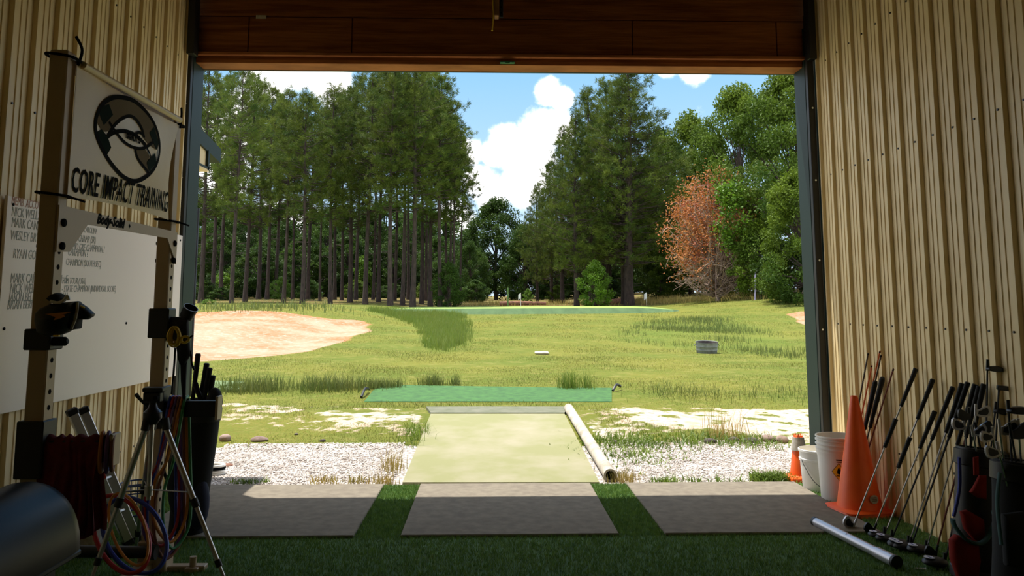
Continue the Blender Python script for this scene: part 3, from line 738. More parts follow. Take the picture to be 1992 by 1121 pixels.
def pine_meshes(seed, h, crown0, rmax, nb, shape, trunk_r, tuft=22, per=13):
    """unit pine at the origin: (trunk and limbs MB, foliage verts)"""
    rg = random.Random(seed); tr = MB(); ph = rg.uniform(0, 6)
    ax = lambda z: Vector((.10 * math.sin(z * .25 + ph), .10 * math.cos(z * .21 + ph), z))
    zs_ = [-.4] + [h * i / 14 for i in range(15)]
    tr.tube([ax(z) for z in zs_], [trunk_r * (1.25 if z < .2 else 1.0) * (1 - .86 * max(z, 0) / h) for z in zs_], 9)
    P = []; 
    for k in range(nb):
        s = (k + rg.random()) / nb; z = crown0 + (h - crown0) * s
        L_ = rmax * shape(s) * rg.uniform(.6, 1.12); a = rg.uniform(0, 2 * PI); rise = rg.uniform(.05, .45) + .5 * s ** 2
        b0 = ax(z); d = Vector((math.cos(a), math.sin(a), rise)).normalized()
        end = b0 + d * L_ + Vector((0, 0, -.05 * L_)); mid = b0 + d * (L_ * .5) + Vector((0, 0, -.08 * L_))
        tr.tube([b0, mid, end], [.045 * (1.1 - s * .7), .03 * (1.1 - s * .7), .012], 4, cap=False)
        m_ = max(4, int(per * (L_ / rmax) ** .8)); sidev = Vector((-d.y, d.x, 0))
        cl_ = [b0 + (end - b0) * u_ + sidev * (rg.gauss(0, .22) * L_ * u_) + Vector((0, 0, rg.gauss(.08, .12))) for u_ in (.42, .62, .80, .92, 1.0)]
        for i in range(m_):
            c0 = cl_[rg.choice((0, 1, 1, 2, 2, 3, 3, 4, 4))]
            q = c0 + Vector((rg.gauss(0, .17), rg.gauss(0, .17), rg.gauss(.02, .12)))
            P.append((q.x, q.y, q.z, d.x, d.y))
    # a few dead stubs under the crown
    for k in range(9):
        z = crown0 * rg.uniform(.45, 1.0); a = rg.uniform(0, 6.28); b0 = ax(z)
        tr.tube([b0, b0 + Vector((math.cos(a), math.sin(a), .1)) * rg.uniform(.4, 1.3)], [.025, .008], 4, cap=False)
    P = np.array(P); c = np.repeat(P[:, :3], tuft, 0); base = np.repeat(np.c_[P[:, 3:5] * .7, np.full(len(P), .45)], tuft, 0)
    D = unit(NR.normal(size=c.shape) * .75 + base)
    ln = NR.uniform(.20, .36, len(c)); wd = NR.uniform(.026, .046, len(c))
    return tr, tri_leaves(c + NR.normal(size=c.shape) * .07, D, ln, wd).reshape(-1, 3)
shape_round = lambda s: (.55 + .75 * s if s < .35 else .82 * (1 - ((s - .35) / .65) ** 1.8) + .16)
shape_cone = lambda s: ((.72 + 1.1 * s) if s < .25 else 1.0 * (1 - ((s - .25) / .75) ** 1.5) + .12)
shape_thin = lambda s: (.7 + .5 * s if s < .3 else .85 * (1 - ((s - .3) / .7) ** 1.5) + .14)
PINE = []
for (sd_, c0, rm, nb, shp, tr_) in ((1, .38, 2.7, 130, shape_round, .20), (2, .46, 2.4, 112, shape_round, .18), (3, .32, 2.9, 140, shape_thin, .21), (4, .16, 3.7, 250, shape_cone, .30), (5, .55, 2.1, 90, shape_round, .15)):
    t_, fo = pine_meshes(sd_, 18.0, 18 * c0, rm, nb, shp, tr_)
    PINE.append((t_, fo))
PM = {}
def pine(px, py_base, Y, py_top, kind, label, group=None, wide=1.0, name='pine_tree'):
    g = onY(px, py_base, Y); zb = float(hz(g.x, Y)); top = onY(px, py_top, Y).z; s = (top - zb) / 18.0
    r = thing(name, label, 'tree', (g.x, Y, zb), group); r.rotation_euler.z = R.uniform(0, 6.28); r.scale = (s * wide, s * wide, s)
    if kind not in PM:
        a = PINE[kind][0].build('trunk', 'bark', r); fo = PINE[kind][1]; b_ = np_mesh('needles', fo, np.arange(len(fo)).reshape(-1, 3), 'pine', r); b_['kind'] = 'stuff'
        PM[kind] = (a, b_)
    else:
        for o in PM[kind]:
            c = o.copy(); C.objects.link(c); c.parent = r
    return r
grove = [(388, 600, 52, 120, 2), (452, 602, 44, 128, 0), (478, 600, 54, 150, 2), (517, 598, 60, 175, 1), (551, 600, 50, 180, 1), (566, 599, 62, 210, 4), (586, 600, 47, 185, 0), (600, 599, 63, 195, 1), (622, 600, 56, 215, 4), (640, 600, 49, 172, 0), (649, 599, 66, 185, 1),
         (662, 600, 58, 178, 4), (678, 599, 54, 175, 2), (694, 600, 62, 150, 1), (713, 600, 50, 148, 0), (725, 599, 64, 165, 4), (738, 600, 56, 140, 1), (758, 600, 47, 130, 0), (767, 599, 60, 148, 4), (782, 599, 52, 128, 1), (792, 599, 66, 160, 4), (802, 600, 48, 122, 0),
         (818, 599, 58, 142, 1), (826, 599, 66, 150, 4), (838, 599, 54, 140, 2), (854, 598, 50, 150, 1), (866, 598, 60, 205, 4), (874, 598, 55, 230, 4), (884, 597, 52, 258, 1), (897, 596, 58, 305, 4), (410, 600, 62, 160, 0), (430, 600, 68, 150, 1), (500, 600, 68, 165, 2), (535, 600, 70, 190, 0)]
for i, (px, pb, Y, ptp, kd) in enumerate(sorted(grove)):
    pine(px, pb, Y, ptp, kd, 'tall pine with a bare trunk, %s trunk in the grove counting from the rack' % ORD[i], 'pines in the dense grove', wide=R.uniform(.85, 1.05))
right = [(1227, 585, 52, 128, 3, 1.15, 'tallest broad pine standing between the sky gap and the dead brown tree'), (1216, 585, 54, 160, 3, .9, 'second stem of the twin pine behind the small white flag'),
         (1150, 586, 58, 180, 3, .95, 'full green pine just toward the sky gap from the tallest pine'), (1122, 586, 52, 225, 3, .8, 'pine with a bare lower trunk beside the bright round bush'),
         (1095, 587, 60, 255, 3, .75, 'slim pine, third from the sky gap on the tall pine side'), (1072, 587, 64, 320, 3, .8, 'short pine, second from the sky gap on the tall pine side'), (1045, 588, 68, 362, 3, .75, 'shortest pine at the edge of the sky gap'),
         (1185, 585, 62, 165, 3, .9, 'pine filling in behind the twin pine')]
for (px, pb, Y, ptp, kd, wd_, lb) in right: pine(px, pb, Y, ptp, kd, lb, wide=wd_)

def broad_meshes(seed, nclump, leaves, lsize, trunk_h=.35, flat=.8, low=.12, csize=.17, twigs=True):
    """unit broadleaf tree: crown about radius 1 around (0,0,1.1) scaled later; z from 0 to ~2"""
    rg = random.Random(seed); tr = MB()
    tr.tube([(0, 0, -.05), (.01, .01, trunk_h), (.0, .02, .8), (.02, 0, 1.3)], [.055, .045, .035, .015], 8)
    cs = []
    for k in range(nclump):
        z = low + (2.0 - low) * (k + rg.random()) / nclump; s = (z - low) / (2.0 - low)
        rad = math.sin(PI * min(1, (.16 + .84 * s))) ** .62 * rg.uniform(.45, .98)
        a = rg.uniform(0, 6.28); c = Vector((rad * math.cos(a), rad * math.sin(a), z)); cs.append((c, rg.uniform(.75, 1.25) * csize))
        if twigs and k % 3 == 0:
            b0 = Vector((0, 0, max(trunk_h * .8, z * .55))); tr.tube([b0, (b0 + c) / 2 + Vector((0, 0, .03)), c], [.016, .010, .004], 4, cap=False)
    cc = np.array([tuple(c) for c, _ in cs]); cr = np.array([r for _, r in cs])
    idx = NR.integers(0, nclump, leaves); d = unit(NR.normal(size=(leaves, 3))) * (NR.uniform(0, 1, leaves) ** .45)[:, None]; d[:, 2] *= flat
    P = cc[idx] + d * cr[idx][:, None]
    return tr, quad_leaves(P, NR.uniform(.7, 1.3, leaves) * lsize, NR.uniform(.45, .8, leaves) * lsize).reshape(-1, 3)
BROAD = {'oak': broad_meshes(21, 110, 30000, .05, csize=.20, flat=.7), 'bush': broad_meshes(22, 80, 9000, .08, trunk_h=.15, low=.05, csize=.22), 'oak2': broad_meshes(23, 120, 32000, .045, low=.03, csize=.19, flat=.7), 'big': broad_meshes(25, 150, 60000, .034, low=.0, csize=.17, flat=.62)}
BM = {}
def broad(px, py_base, Y, py_top, wpx, kind, leafm, label, name='broadleaf_tree', cat='tree', group=None, zoff=0.0):
    g = onY(px, py_base, Y); zb = float(hz(g.x, Y)) + zoff; top = onY(px, py_top, Y).z; s = (top - zb) / 2.08; w = (wpx / 2) / F * Y
    r = thing(name, label, cat, (g.x, Y, zb), group); r.rotation_euler.z = R.uniform(0, 6.28); r.scale = (w, w, s)
    key = (kind, leafm)
    if key not in BM:
        a = BROAD[kind][0].build('trunk' if cat == 'tree' else 'stem', 'bark', r); fo = BROAD[kind][1]; b_ = np_mesh('leaves', fo, np.arange(len(fo)).reshape(-1, 4), leafm, r); b_['kind'] = 'stuff'
        BM[key] = (a, b_)
    else:
        for o in BM[key]:
            c = o.copy(); C.objects.link(c); c.parent = r
    return r
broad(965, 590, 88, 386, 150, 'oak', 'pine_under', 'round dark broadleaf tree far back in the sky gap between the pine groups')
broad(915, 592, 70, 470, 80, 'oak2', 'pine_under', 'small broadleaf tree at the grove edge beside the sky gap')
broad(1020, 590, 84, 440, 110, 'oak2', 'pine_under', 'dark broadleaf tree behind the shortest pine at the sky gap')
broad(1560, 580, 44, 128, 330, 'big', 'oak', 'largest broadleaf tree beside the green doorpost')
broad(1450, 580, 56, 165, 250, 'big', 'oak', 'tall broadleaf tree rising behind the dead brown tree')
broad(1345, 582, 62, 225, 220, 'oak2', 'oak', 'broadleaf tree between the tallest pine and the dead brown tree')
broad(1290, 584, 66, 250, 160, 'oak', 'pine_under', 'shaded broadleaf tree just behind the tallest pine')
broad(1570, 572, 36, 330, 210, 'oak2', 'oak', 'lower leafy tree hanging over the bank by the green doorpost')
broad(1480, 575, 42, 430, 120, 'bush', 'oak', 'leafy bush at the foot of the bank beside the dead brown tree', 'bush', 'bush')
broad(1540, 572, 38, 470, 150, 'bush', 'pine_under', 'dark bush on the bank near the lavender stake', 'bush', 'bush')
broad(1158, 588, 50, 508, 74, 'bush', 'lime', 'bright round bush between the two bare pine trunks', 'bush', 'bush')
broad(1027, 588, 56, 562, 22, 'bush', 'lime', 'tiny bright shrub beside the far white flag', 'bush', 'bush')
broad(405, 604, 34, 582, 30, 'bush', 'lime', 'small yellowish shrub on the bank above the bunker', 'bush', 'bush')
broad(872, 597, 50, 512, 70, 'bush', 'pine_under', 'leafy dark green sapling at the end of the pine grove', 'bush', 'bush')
us = [(385, 82, 440), (430, 78, 470), (470, 90, 420), (505, 72, 500), (545, 84, 450), (590, 78, 480), (630, 92, 430), (675, 80, 470), (720, 90, 440), (765, 80, 475), (810, 92, 430), (850, 84, 480), (890, 80, 500), (1085, 86, 470), (1130, 90, 450), (1175, 84, 470), (1225, 88, 450), (1265, 80, 470), (1310, 76, 460)]
for i, (px, Y, ptp) in enumerate(us):
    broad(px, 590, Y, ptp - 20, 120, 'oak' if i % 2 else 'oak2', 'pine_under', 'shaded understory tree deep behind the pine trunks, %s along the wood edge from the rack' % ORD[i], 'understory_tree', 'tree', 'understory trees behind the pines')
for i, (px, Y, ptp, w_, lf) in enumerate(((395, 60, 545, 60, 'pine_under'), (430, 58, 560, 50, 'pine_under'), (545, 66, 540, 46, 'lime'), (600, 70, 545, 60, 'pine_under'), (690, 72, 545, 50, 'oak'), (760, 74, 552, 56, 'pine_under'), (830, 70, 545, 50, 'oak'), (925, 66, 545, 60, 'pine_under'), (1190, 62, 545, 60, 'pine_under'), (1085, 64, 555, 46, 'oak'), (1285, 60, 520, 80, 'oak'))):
    broad(px, 592, Y, ptp, w_, 'bush', lf, 'low forest floor bush among the trunks, %s along the wood edge from the rack' % ORD[i], 'bush', 'bush', 'bushes under the trees')  # the lime bush stands in for a sunlit patch by leaf colour
for i, (px, Y, ptp, w_) in enumerate(((380, 100, 380, 260), (480, 104, 400, 240), (570, 100, 390, 240), (660, 106, 400, 240), (750, 100, 395, 240), (840, 104, 410, 200), (905, 110, 450, 120), (1060, 108, 430, 140), (1130, 102, 400, 200), (1230, 104, 380, 240), (1320, 100, 380, 240))):
    broad(px, 592, Y, ptp, w_, 'oak2', 'pine_under', 'distant dark tree closing the view behind all trunks, %s from the rack end' % ORD[i], 'distant_tree', 'tree', 'distant trees closing the wood')
for (px, Y, ptp, w_, lb) in ((520, 76, 505, 70, 'sunlit yellow green sapling between the trunks beyond the bunker middle'), (592, 80, 520, 50, 'small sunlit sapling between two close trunks above the bunker tip'), (703, 78, 500, 60, 'sunlit sapling showing between trunks behind the long rough grass'), (748, 82, 525, 50, 'pale sunlit sapling low between the trunks over the putting green end'), (430, 70, 530, 60, 'sunlit sapling among the first trunks beyond the bunker back')):
    broad(px, 594, Y, ptp, w_, 'bush', 'lime', lb, 'sapling', 'tree')  # lime leaf colour paints sunlit patches into the understory
# dead brown tree with bare twigs below
g = onY(1396, 578, 45); zb = float(hz(g.x, 45))
dead = thing('dead_tree', 'dead tree with rust orange leaves and bare grey twigs on the bank', 'tree', (g.x, 45, zb))
rg = random.Random(5); tw = MB(); tips = []
for k in range(190):
    a = rg.uniform(0, 6.28); ez = rg.random(); hgt = 7.3 * (.12 + .88 * ez); rad = 2.75 * math.sin(PI * min(1, .22 + .78 * ez)) ** .6 * rg.uniform(.5, 1.05)
    b0 = Vector((rg.gauss(0, .12), rg.gauss(0, .12), hgt * rg.uniform(.15, .45))); e_ = Vector((rad * math.cos(a), rad * math.sin(a), hgt)); md = (b0 + e_) / 2 + Vector((rg.gauss(0, .15), rg.gauss(0, .15), -.2))
    tw.tube(smooth_path([b0, md, e_], 3), [.05, .045, .04, .03, .02, .014, .008][:7], 4, cap=False)
    for q in range(5):
        u_ = rg.uniform(.4, 1); p0 = b0 * (1 - u_) + e_ * u_; p1 = p0 + Vector((rg.gauss(0, .45), rg.gauss(0, .45), rg.gauss(.1, .35)))
        tw.tube([p0, (p0 + p1) / 2 + Vector((0, 0, .06)), p1], [.016, .012, .005], 3, cap=False); tips.append((p1, ez, p1.x))
    tips.append((e_, ez, e_.x))
for k in range(110):
    a = rg.uniform(0, 6.28); rr = rg.uniform(1.4, 3.0); e_ = Vector((rr * math.cos(a) + .3, rr * math.sin(a), rg.uniform(.15, 2.6))); b0 = Vector((rg.gauss(0, .1), rg.gauss(0, .1), rg.uniform(.3, 1.8)))
    md = (b0 + e_) / 2 + Vector((0, 0, rg.uniform(.1, .5))); tw.tube(smooth_path([b0, md, e_], 3), [.03, .028, .024, .02, .014, .01, .006], 3, cap=False)
    for q in range(3):
        u_ = rg.uniform(.5, 1); p0 = md * (1 - u_) + e_ * u_; tw.tube([p0, p0 + Vector((rg.gauss(0, .35), rg.gauss(0, .35), rg.gauss(0, .25)))], [.012, .004], 3, cap=False)
tw.tube([(0, 0, -.2), (0, 0, 2), (.05, 0, 5)], [.16, .12, .05], 8)
tw.build('branches', 'twig', dead)
tp = [p for p, ez, xx in tips if (ez > .5 or (xx < -.9 and ez > .2)) ]
cc = np.array([tuple(p) for p in tp]); n = 11000; P = cc[NR.integers(0, len(cc), n)] + NR.normal(size=(n, 3)) * .24
q = quad_leaves(P, NR.uniform(.09, .17, n), NR.uniform(.06, .10, n)).reshape(-1, 3)
o = np_mesh('dead_leaves', q, np.arange(len(q)).reshape(-1, 4), 'deadleaf', dead); o['kind'] = 'stuff'
v_ = onY(1418, 420, 42.5); cc = np.array([[v_.x + R.gauss(0, .35), 42.5 + R.gauss(0, .3), v_.z + R.uniform(-1.7, 1.6)] for _ in range(26)]); n = 2200
P = cc[NR.integers(0, 26, n)] + NR.normal(size=(n, 3)) * .2
q = quad_leaves(P, NR.uniform(.12, .2, n), NR.uniform(.08, .13, n)).reshape(-1, 3) - np.array([g.x, 45, zb])
o = np_mesh('vine', q, np.arange(len(q)).reshape(-1, 4), 'lime', dead); o['label'] = 'bright green vine climbing the dead tree'; o['kind'] = 'stuff'

# ---------------------------------------------------------------- small things on the field
p = G(1375, 687)
tub = thing('metal_tub', 'round grey metal tub lying on the field in olive rough grass', 'tub', (p.x, p.y, p.z - .01))
w = 22.0 / F * p.y; hh = 2 * w * .50
mb = MB().lathe([(0.02, .02), (w * .84, 0), (w * .88, .02), (w * .90, hh * .30), (w * .925, hh * .33), (w * .91, hh * .37), (w * .93, hh * .62), (w * .955, hh * .65), (w * .94, hh * .69), (w * .97, hh * .95), (w * 1.0, hh * .97), (w * 1.0, hh * 1.02), (w * .96, hh * 1.0)], 36)
mb.build('basin', 'galv', tub)
MB().lathe([(w * .96, hh * 1.0), (w * .88, hh * .5), (w * .82, .05), (0.02, .05)], 36).build('inner_shade', 'darkstone', tub)  # darker inner skin, shade inside the tub put into its colour
tub.rotation_euler = (.09, 0, 0)
for a in (0, PI):
    c = Vector((math.cos(a) * w * 1.01, math.sin(a) * w, hh * .8)); MB().tube(smooth_path([c + Vector((0, -.04, 0)), c + Vector((math.cos(a) * .03, 0, -.03)), c + Vector((0, .04, 0))]), .006, 6).build('handle', 'darkmetal', tub)
def flagstick(px, py0, py1, Y, label, side=-1):
    p = onY(px, py0, Y); zb = float(hz(p.x, Y)); 
    if 36 < Y < 51.5: zb = 1.3
    r = thing('golf_flag', label, 'flag', (p.x, Y, zb)); top = onY(px, py1, Y).z - zb
    MB().tube([(0, 0, -.05), (0, 0, top)], .022, 8).build('pole', 'whiteplastic', r)
    fl = MB(); n_ = 8; hgt_ = top * .42
    vs = []
    for i in range(n_ + 1):
        u_ = i / n_; xx = side * u_ * .16
        for zz in (top - .01, top - hgt_ * (.9 + .1 * u_)): vs.append((xx, .03 * math.sin(u_ * 5), zz - .10 * u_))
    k = len(vs); vs += [(a, b_ + .006, c_) for a, b_, c_ in vs]
    fs = [(2 * i, 2 * i + 1, 2 * i + 3, 2 * i + 2) for i in range(n_)] + [(k + 2 * i, k + 2 * i + 2, k + 2 * i + 3, k + 2 * i + 1) for i in range(n_)]
    fl.add(vs, fs, 0, True).build('pennant', 'flag', r)
flagstick(1258, 590, 569, 50.5, 'small white flag on the putting green before the twin pine')
flagstick(1013, 592, 570, 53, 'far white flag by the tiny bright shrub in the sky gap')
p = onY(988, 593, 54); zb = float(hz(p.x, 54)); zt = onY(988, 560, 54).z
tag(MB().box((p.x, 54, (zb + zt) / 2 - .05), (.10, .10, zt - zb + .1), bev=.01).build('wooden_post', 'postgreen'), 'thin mossy green post in the sky gap beside the far flag', 'post')
p = onY(1468, 557, 41); zb = float(hz(p.x, 41)); zt = onY(1468, 531, 41).z
tag(MB().bar((p.x, 41, zb - .05), (p.x + .06, 41, zt), .09, .05).build('marker_stake', 'lav'), 'pale lavender stake leaning on the bank right of the dead tree'.replace('right of', 'beside'), 'stake')
p = G(1054, 689)
tag(MB().box((p.x, p.y, p.z + .03), (.30, .30, .05), bev=.02).build('stepping_stone', 'gravel'), 'small pale flat stone lying in the field beyond the turf sheet', 'stone')
for i, (x0_, y0_, x1_, y1_, r_, m_, lb) in enumerate(((972, 586, 1035, 584, .16, 'log', 'long brown log lying beyond the green near the mossy post'), (1030, 588, 1062, 586, .13, 'log', 'short log lying beside the tiny bright shrub'), (1150, 585, 1200, 582, .15, 'log', 'reddish log lying below the bright round bush'), (1190, 583, 1222, 580, .2, 'log', 'thick reddish log at the foot of the twin pine'))):
    a = onY(x0_, y0_, 55); b_ = onY(x1_, y1_, 55)
    a.z = float(hz(a.x, 55)) + r_ * .8; b_.z = float(hz(b_.x, 55)) + r_ * .8
    tag(MB().tube([a, (a + b_) / 2 + Vector((0, 0, .02)), b_], [r_, r_ * .95, r_ * .85], 10).build('log', m_), lb, 'log')
def rock(px, py, wpx, m_, label, flat=.55, name='rock'):
    p = G(px, py); r_ = wpx / 2 / F * p.y; rg = random.Random(px); ph = [rg.uniform(0, 6) for _ in range(6)]
    def fn(q):
        k = 1 + .16 * math.sin(q.x / r_ * 2.3 + ph[0]) + .14 * math.sin(q.y / r_ * 2.7 + ph[1]) + .1 * math.sin(q.z / r_ * 4 + ph[2]); return q * k
    o = MB().ellipsoid((p.x, p.y, p.z + r_ * flat * .45), (r_, r_ * .8, r_ * flat), nu=14, nv=9, fn=fn).build(name, m_)
    return tag(o, label, 'rock')
rock(438, 857, 26, 'stone', 'brown stone at the gravel edge nearest the golf bag'); rock(508, 857, 34, 'stone', 'wide flat brown stone on the gravel edge, second from the golf bag', .35); rock(627, 859, 12, 'darkstone', 'small dark stone on the gravel edge before the runner')
rock(577, 846, 9, 'darkstone', 'tiny dark clod in the grass above the gravel edge', .5)
rock(1382, 862, 26, 'darkstone', 'black stone at the end of the edging row nearest the runner', .5); rock(1424, 859, 24, 'darkstone', 'dark stone in the tall dry weeds', .5); rock(1462, 860, 38, 'darkstone', 'long flat grey stone in the middle of the edging row', .25); rock(1495, 858, 34, 'stone', 'brown stone in the edging row near the small cone', .45); rock(1522, 860, 24, 'stone', 'upright brown stone in the edging row, closest to the small cone', .8)
rock(1196, 863, 14, 'darkstone', 'small dark stone in the weeds beside the pale pipe', .6); rock(440, 908, 20, 'log', 'rusty brown chunk lying on the gravel by the golf bag', .35)
for (px, py, px2, py2, lb) in ((703, 776, 716, 764, 'black strap end sticking up at the near corner of the turf sheet'), (1192, 763, 1207, 759, 'black strap end at the far corner of the turf sheet beside the tuft')):
    a = G(px, py) + Vector((0, 0, .02)); b_ = G(px2, py2) + Vector((0, 0, .05))
    tag(MB().tube(smooth_path([a, (a + b_) / 2 + Vector((0, 0, .05)), b_]), .018, 6).build('anchor_strap', 'black'), lb, 'strap')
# pipe beside the runner
a = G(1188, 939) + Vector((0, 0, .05)); b_ = G(1106, 803) + Vector((0, 0, .05)); d = (b_ - a).normalized(); a = a + d * .02
pipe = thing('drain_pipe', 'long weathered white pipe lying along the runner with its open end at the slab', 'pipe', tuple(a))
mb = MB(); z = d; x_ = Vector((0, 0, 1)).cross(z).normalized(); y_ = z.cross(x_); mm_ = Matrix((x_, y_, z)).transposed().to_4x4()
Ln = (b_ - a).length; mb.lathe([(.036, .25), (.036, 0), (.052, 0), (.052, Ln), (.0, Ln)], 20, mm_)
mb.build('pipe_wall', 'pvc', pipe)
mb = MB().lathe([(.0355, .0), (.0355, .26), (.0, .26)], 20, mm_); mb.build('pipe_bore', 'ink', pipe)  # black inner skin paints in the shade of the pipe's hollow
# coil by the golf bag and scraps
p = G(412, 924)
coil = thing('hose_coil', 'grey white coil of hose on the gravel beside the golf bag', 'hose', tuple(p))
mb = MB()
for k in range(4): mb.tube([(.10 * math.cos(q / 20 * 2 * PI), .07 * math.sin(q / 20 * 2 * PI), .012 + .021 * k) for q in range(20)], .011, 8, closed=True)
mb.build('hose_loops', 'whiteplastic', coil); 
MB().tube([(.10 * math.cos(q / 20 * 2 * PI), .07 * math.sin(q / 20 * 2 * PI), .055) for q in range(20)], .0125, 8, closed=True).build('dark_loop', 'ink', coil)
# thin post outside the opening, awning of the next bay
p0 = onY(377, 590, 11); pz = float(hz(p0.x, 11))
tag(MB().tube([(p0.x, 11, pz - .1), (p0.x, 11, onY(377, 405, 11).z)], .02, 8).build('slim_post', 'darkmetal'), 'slim grey pole outside close behind the green doorpost by the rack', 'pole')
aw = thing('awning', 'green edged metal awning with beige side panel over the neighbouring bay', 'awning', (-2.46, 6.75, 2.9))
aX = -2.47
def side(pts): return [onX(px, py, aX) for px, py in pts]
ptop0 = onX(383, 240, aX); 
yA, yB = 6.74, onX(430, 300, aX).y
zt = lambda y: onX(384, 243, aX).z + (y - onX(384, 243, aX).y) * ((onX(430, 290, aX).z - onX(384, 243, aX).z) / (onX(430, 290, aX).y - onX(384, 243, aX).y))
yP = onX(407, 315, aX).y; zlow = onX(407, 330, aX).z
MB().prism([(aX - .02, yA, zlow), (aX - .02, yP, zlow), (aX - .02, yP, zt(yP) - .12), (aX - .02, yA, zt(yA) - .12)], (-.03, 0, 0)).build('side_panel', 'panel', aw, True)
mb = MB()
for yy in (yA + .13, yA + .36): mb.box((aX - .015, yy, (zlow + zt(yy) - .14) / 2), (.016, .02, zt(yy) - zlow - .14))
mb.box((aX - .012, yP - .015, (zlow + zt(yP) - .12) / 2), (.03, .04, zt(yP) - zlow - .1)); mb.box((aX - .012, (yA + yP) / 2, zlow + .006), (.03, yP - yA, .02))
mb.build('panel_trim', 'green_trim', aw, True)
MB().prism([(aX, yA, zt(yA)), (aX, yB, zt(yB)), (aX, yB, zt(yB) - .13), (aX, yA, zt(yA) - .13)], (-4.0, 0, 0)).build('roof_slab', 'green_trim', aw, True)
MB().box((aX - 2.0, (yA + yP) / 2, zlow - .012), (4.0, yP - yA, .02)).build('soffit', 'panel', aw, True)

# ---------------------------------------------------------------- left wall: whiteboard
bx = XL + .045
a = onX(15, 385, bx); b_ = onX(352, 455, bx); c = onX(346, 733, bx)
y0, y1 = a.y, (b_.y + c.y) / 2; z1 = (a.z + b_.z) / 2; z0 = c.z + .01
wb = thing('whiteboard', 'large white marker board with handwriting fixed to the ribbed wall behind the rack', 'whiteboard', (bx - .02, (y0 + y1) / 2, z0))
MB().box((bx - .008, (y0 + y1) / 2, (z0 + z1) / 2), (.016, y1 - y0, z1 - z0), bev=.002).build('panel', 'white', wb, True)
mb = MB()
for (yy, zz) in ((y0 + .05, z1 - .04), (y0 + .75, z1 - .04), (y1 - .05, z1 - .04), (y0 + .05, z0 + .42), ((y0 + y1) * .5 + .25, z0 + .42), (y1 - .05, z0 + .05)):
    mb.tube([(bx, yy, zz), (bx + .004, yy, zz)], .008, 8)
mb.build('screw', 'ink', wb, True)
rows = [(22, 398, 'MEMB. ACCOUNT', 'marker_red', .062), (22, 420, 'NICK WELLS - DAVID REED', 'marker', .07), (22, 441, 'MARK CANADA BRYAN - USC', 'marker', .07), (20, 466, 'WESLEY BRYAN - WEB.COM', 'marker', .07), (70, 484, 'WEB.COM', 'marker', .06), (25, 502, 'RYAN GORDON - SISC', 'marker', .07),
        (68, 518, 'SBA RUN', 'marker', .06), (66, 533, 'SBA W', 'marker', .06), (20, 550, 'MARK CANADA BRYAN - E', 'marker', .07), (19, 570, 'NICK WELLS - SCGA', 'marker', .07), (17, 587, 'JASON BELL - ALL AMERICAN', 'marker', .066), (14, 602, 'BRIAN BERNHARDT - 2', 'marker', .066),
        (163, 452, 'CAROLINA', 'marker', .05), (152, 470, 'CHAMP (SR)', 'marker', .06), (140, 486, 'MID GRE CHAMPION ?', 'marker', .06), (132, 497, 'CHAMPION ?', 'marker', .06), (128, 516, 'CHAMPION (SOUTH SEC)', 'marker', .056), (120, 552, 'TOM TOUR (USA)', 'marker', .052), (120, 568, '- STATE CHAMPION (INDIVIDUAL SCORE)', 'marker', .054)]
for (px, py, tx, mm_, sz) in rows:
    p = onX(px, py, bx + .001)
    o = text_part(tx, p, (0, 1, .02), (0, -.05, 1), sz, mm_, 'handwriting', wb, sx=.66, depth=.0004, shear=.18)

# ---------------------------------------------------------------- weight rack with banner
PX = -1.75; NY, FY = 3.35, 4.53; ZT = 2.44; PW = .075
rack = thing('weight_rack', 'tall grey beige steel weight rack standing before the whiteboard', 'weight rack', (PX - PW / 2, (NY + FY) / 2, 0))
for yy in (NY, FY):
    mb = MB().box((PX - PW / 2, yy, ZT / 2), (PW, PW, ZT), bev=.006)
    z = .30
    while z < 1.72:
        mb.tube([(PX - .001, yy, z), (PX + .0012, yy, z)], .0105, 8, m=1); z += .062
    mb.build('upright', ['steel', 'ink'], rack, True)
MB().box((PX - PW / 2, (NY + FY) / 2, ZT - .03), (.05, FY - NY - PW, .06), bev=.006).build('top_bar', 'steel', rack, True)
plate = [onX(x_, y_, PX + .001) for x_, y_ in ((123, 401), (351.5, 454.6), (348, 514), (340, 514), (323, 463.5), (167.7, 436.7), (132, 490), (121, 492))]
yl, yr = NY - PW / 2, FY + PW / 2
for i in (0, 7): plate[i].y = yl
for i in (1, 2): plate[i].y = yr
MB().prism(plate[::-1], (.008, 0, 0)).build('cross_plate', 'steel', rack, True)
for (yy, zz) in [(NY, onX(127, 435, PX).z), (NY, onX(123, 480, PX).z), (FY, onX(347, 476, PX).z), (FY, onX(345, 509, PX).z)]:
    MB().tube([(PX + .006, yy, zz), (PX + .016, yy, zz), (PX + .020, yy, zz)], [.017, .017, .010], 10).build('bolt', 'ink', rack, True)
    MB().tube([(PX - PW - .001, yy, zz), (PX - PW - .014, yy, zz)], [.015, .010], 10).build('bolt', 'ink', rack, True)
p = onX(188, 434, PX + .0095); q = onX(232, 442, PX + .0095)
text_part('Body-Solid', p, (0, 1, (q.z - p.z) / (q.y - p.y) * 1.0), (0, 0, 1), .062, 'ink', 'maker_lettering', rack, sx=1.0, bold=.003, shear=.3)
for (px, py, r_) in ((237, 435.5, .010), (252, 440, .007)):
    p = onX(px, py, PX + .0092); MB().prism([p + Vector((0, r_ * 1.4, 0)), p + Vector((0, 0, r_ * 1.6)), p + Vector((0, -r_ * 1.4, 0)), p + Vector((0, 0, -r_ * 1.6))], (.0008, 0, 0)).build('maker_emblem', 'ink', rack, True)
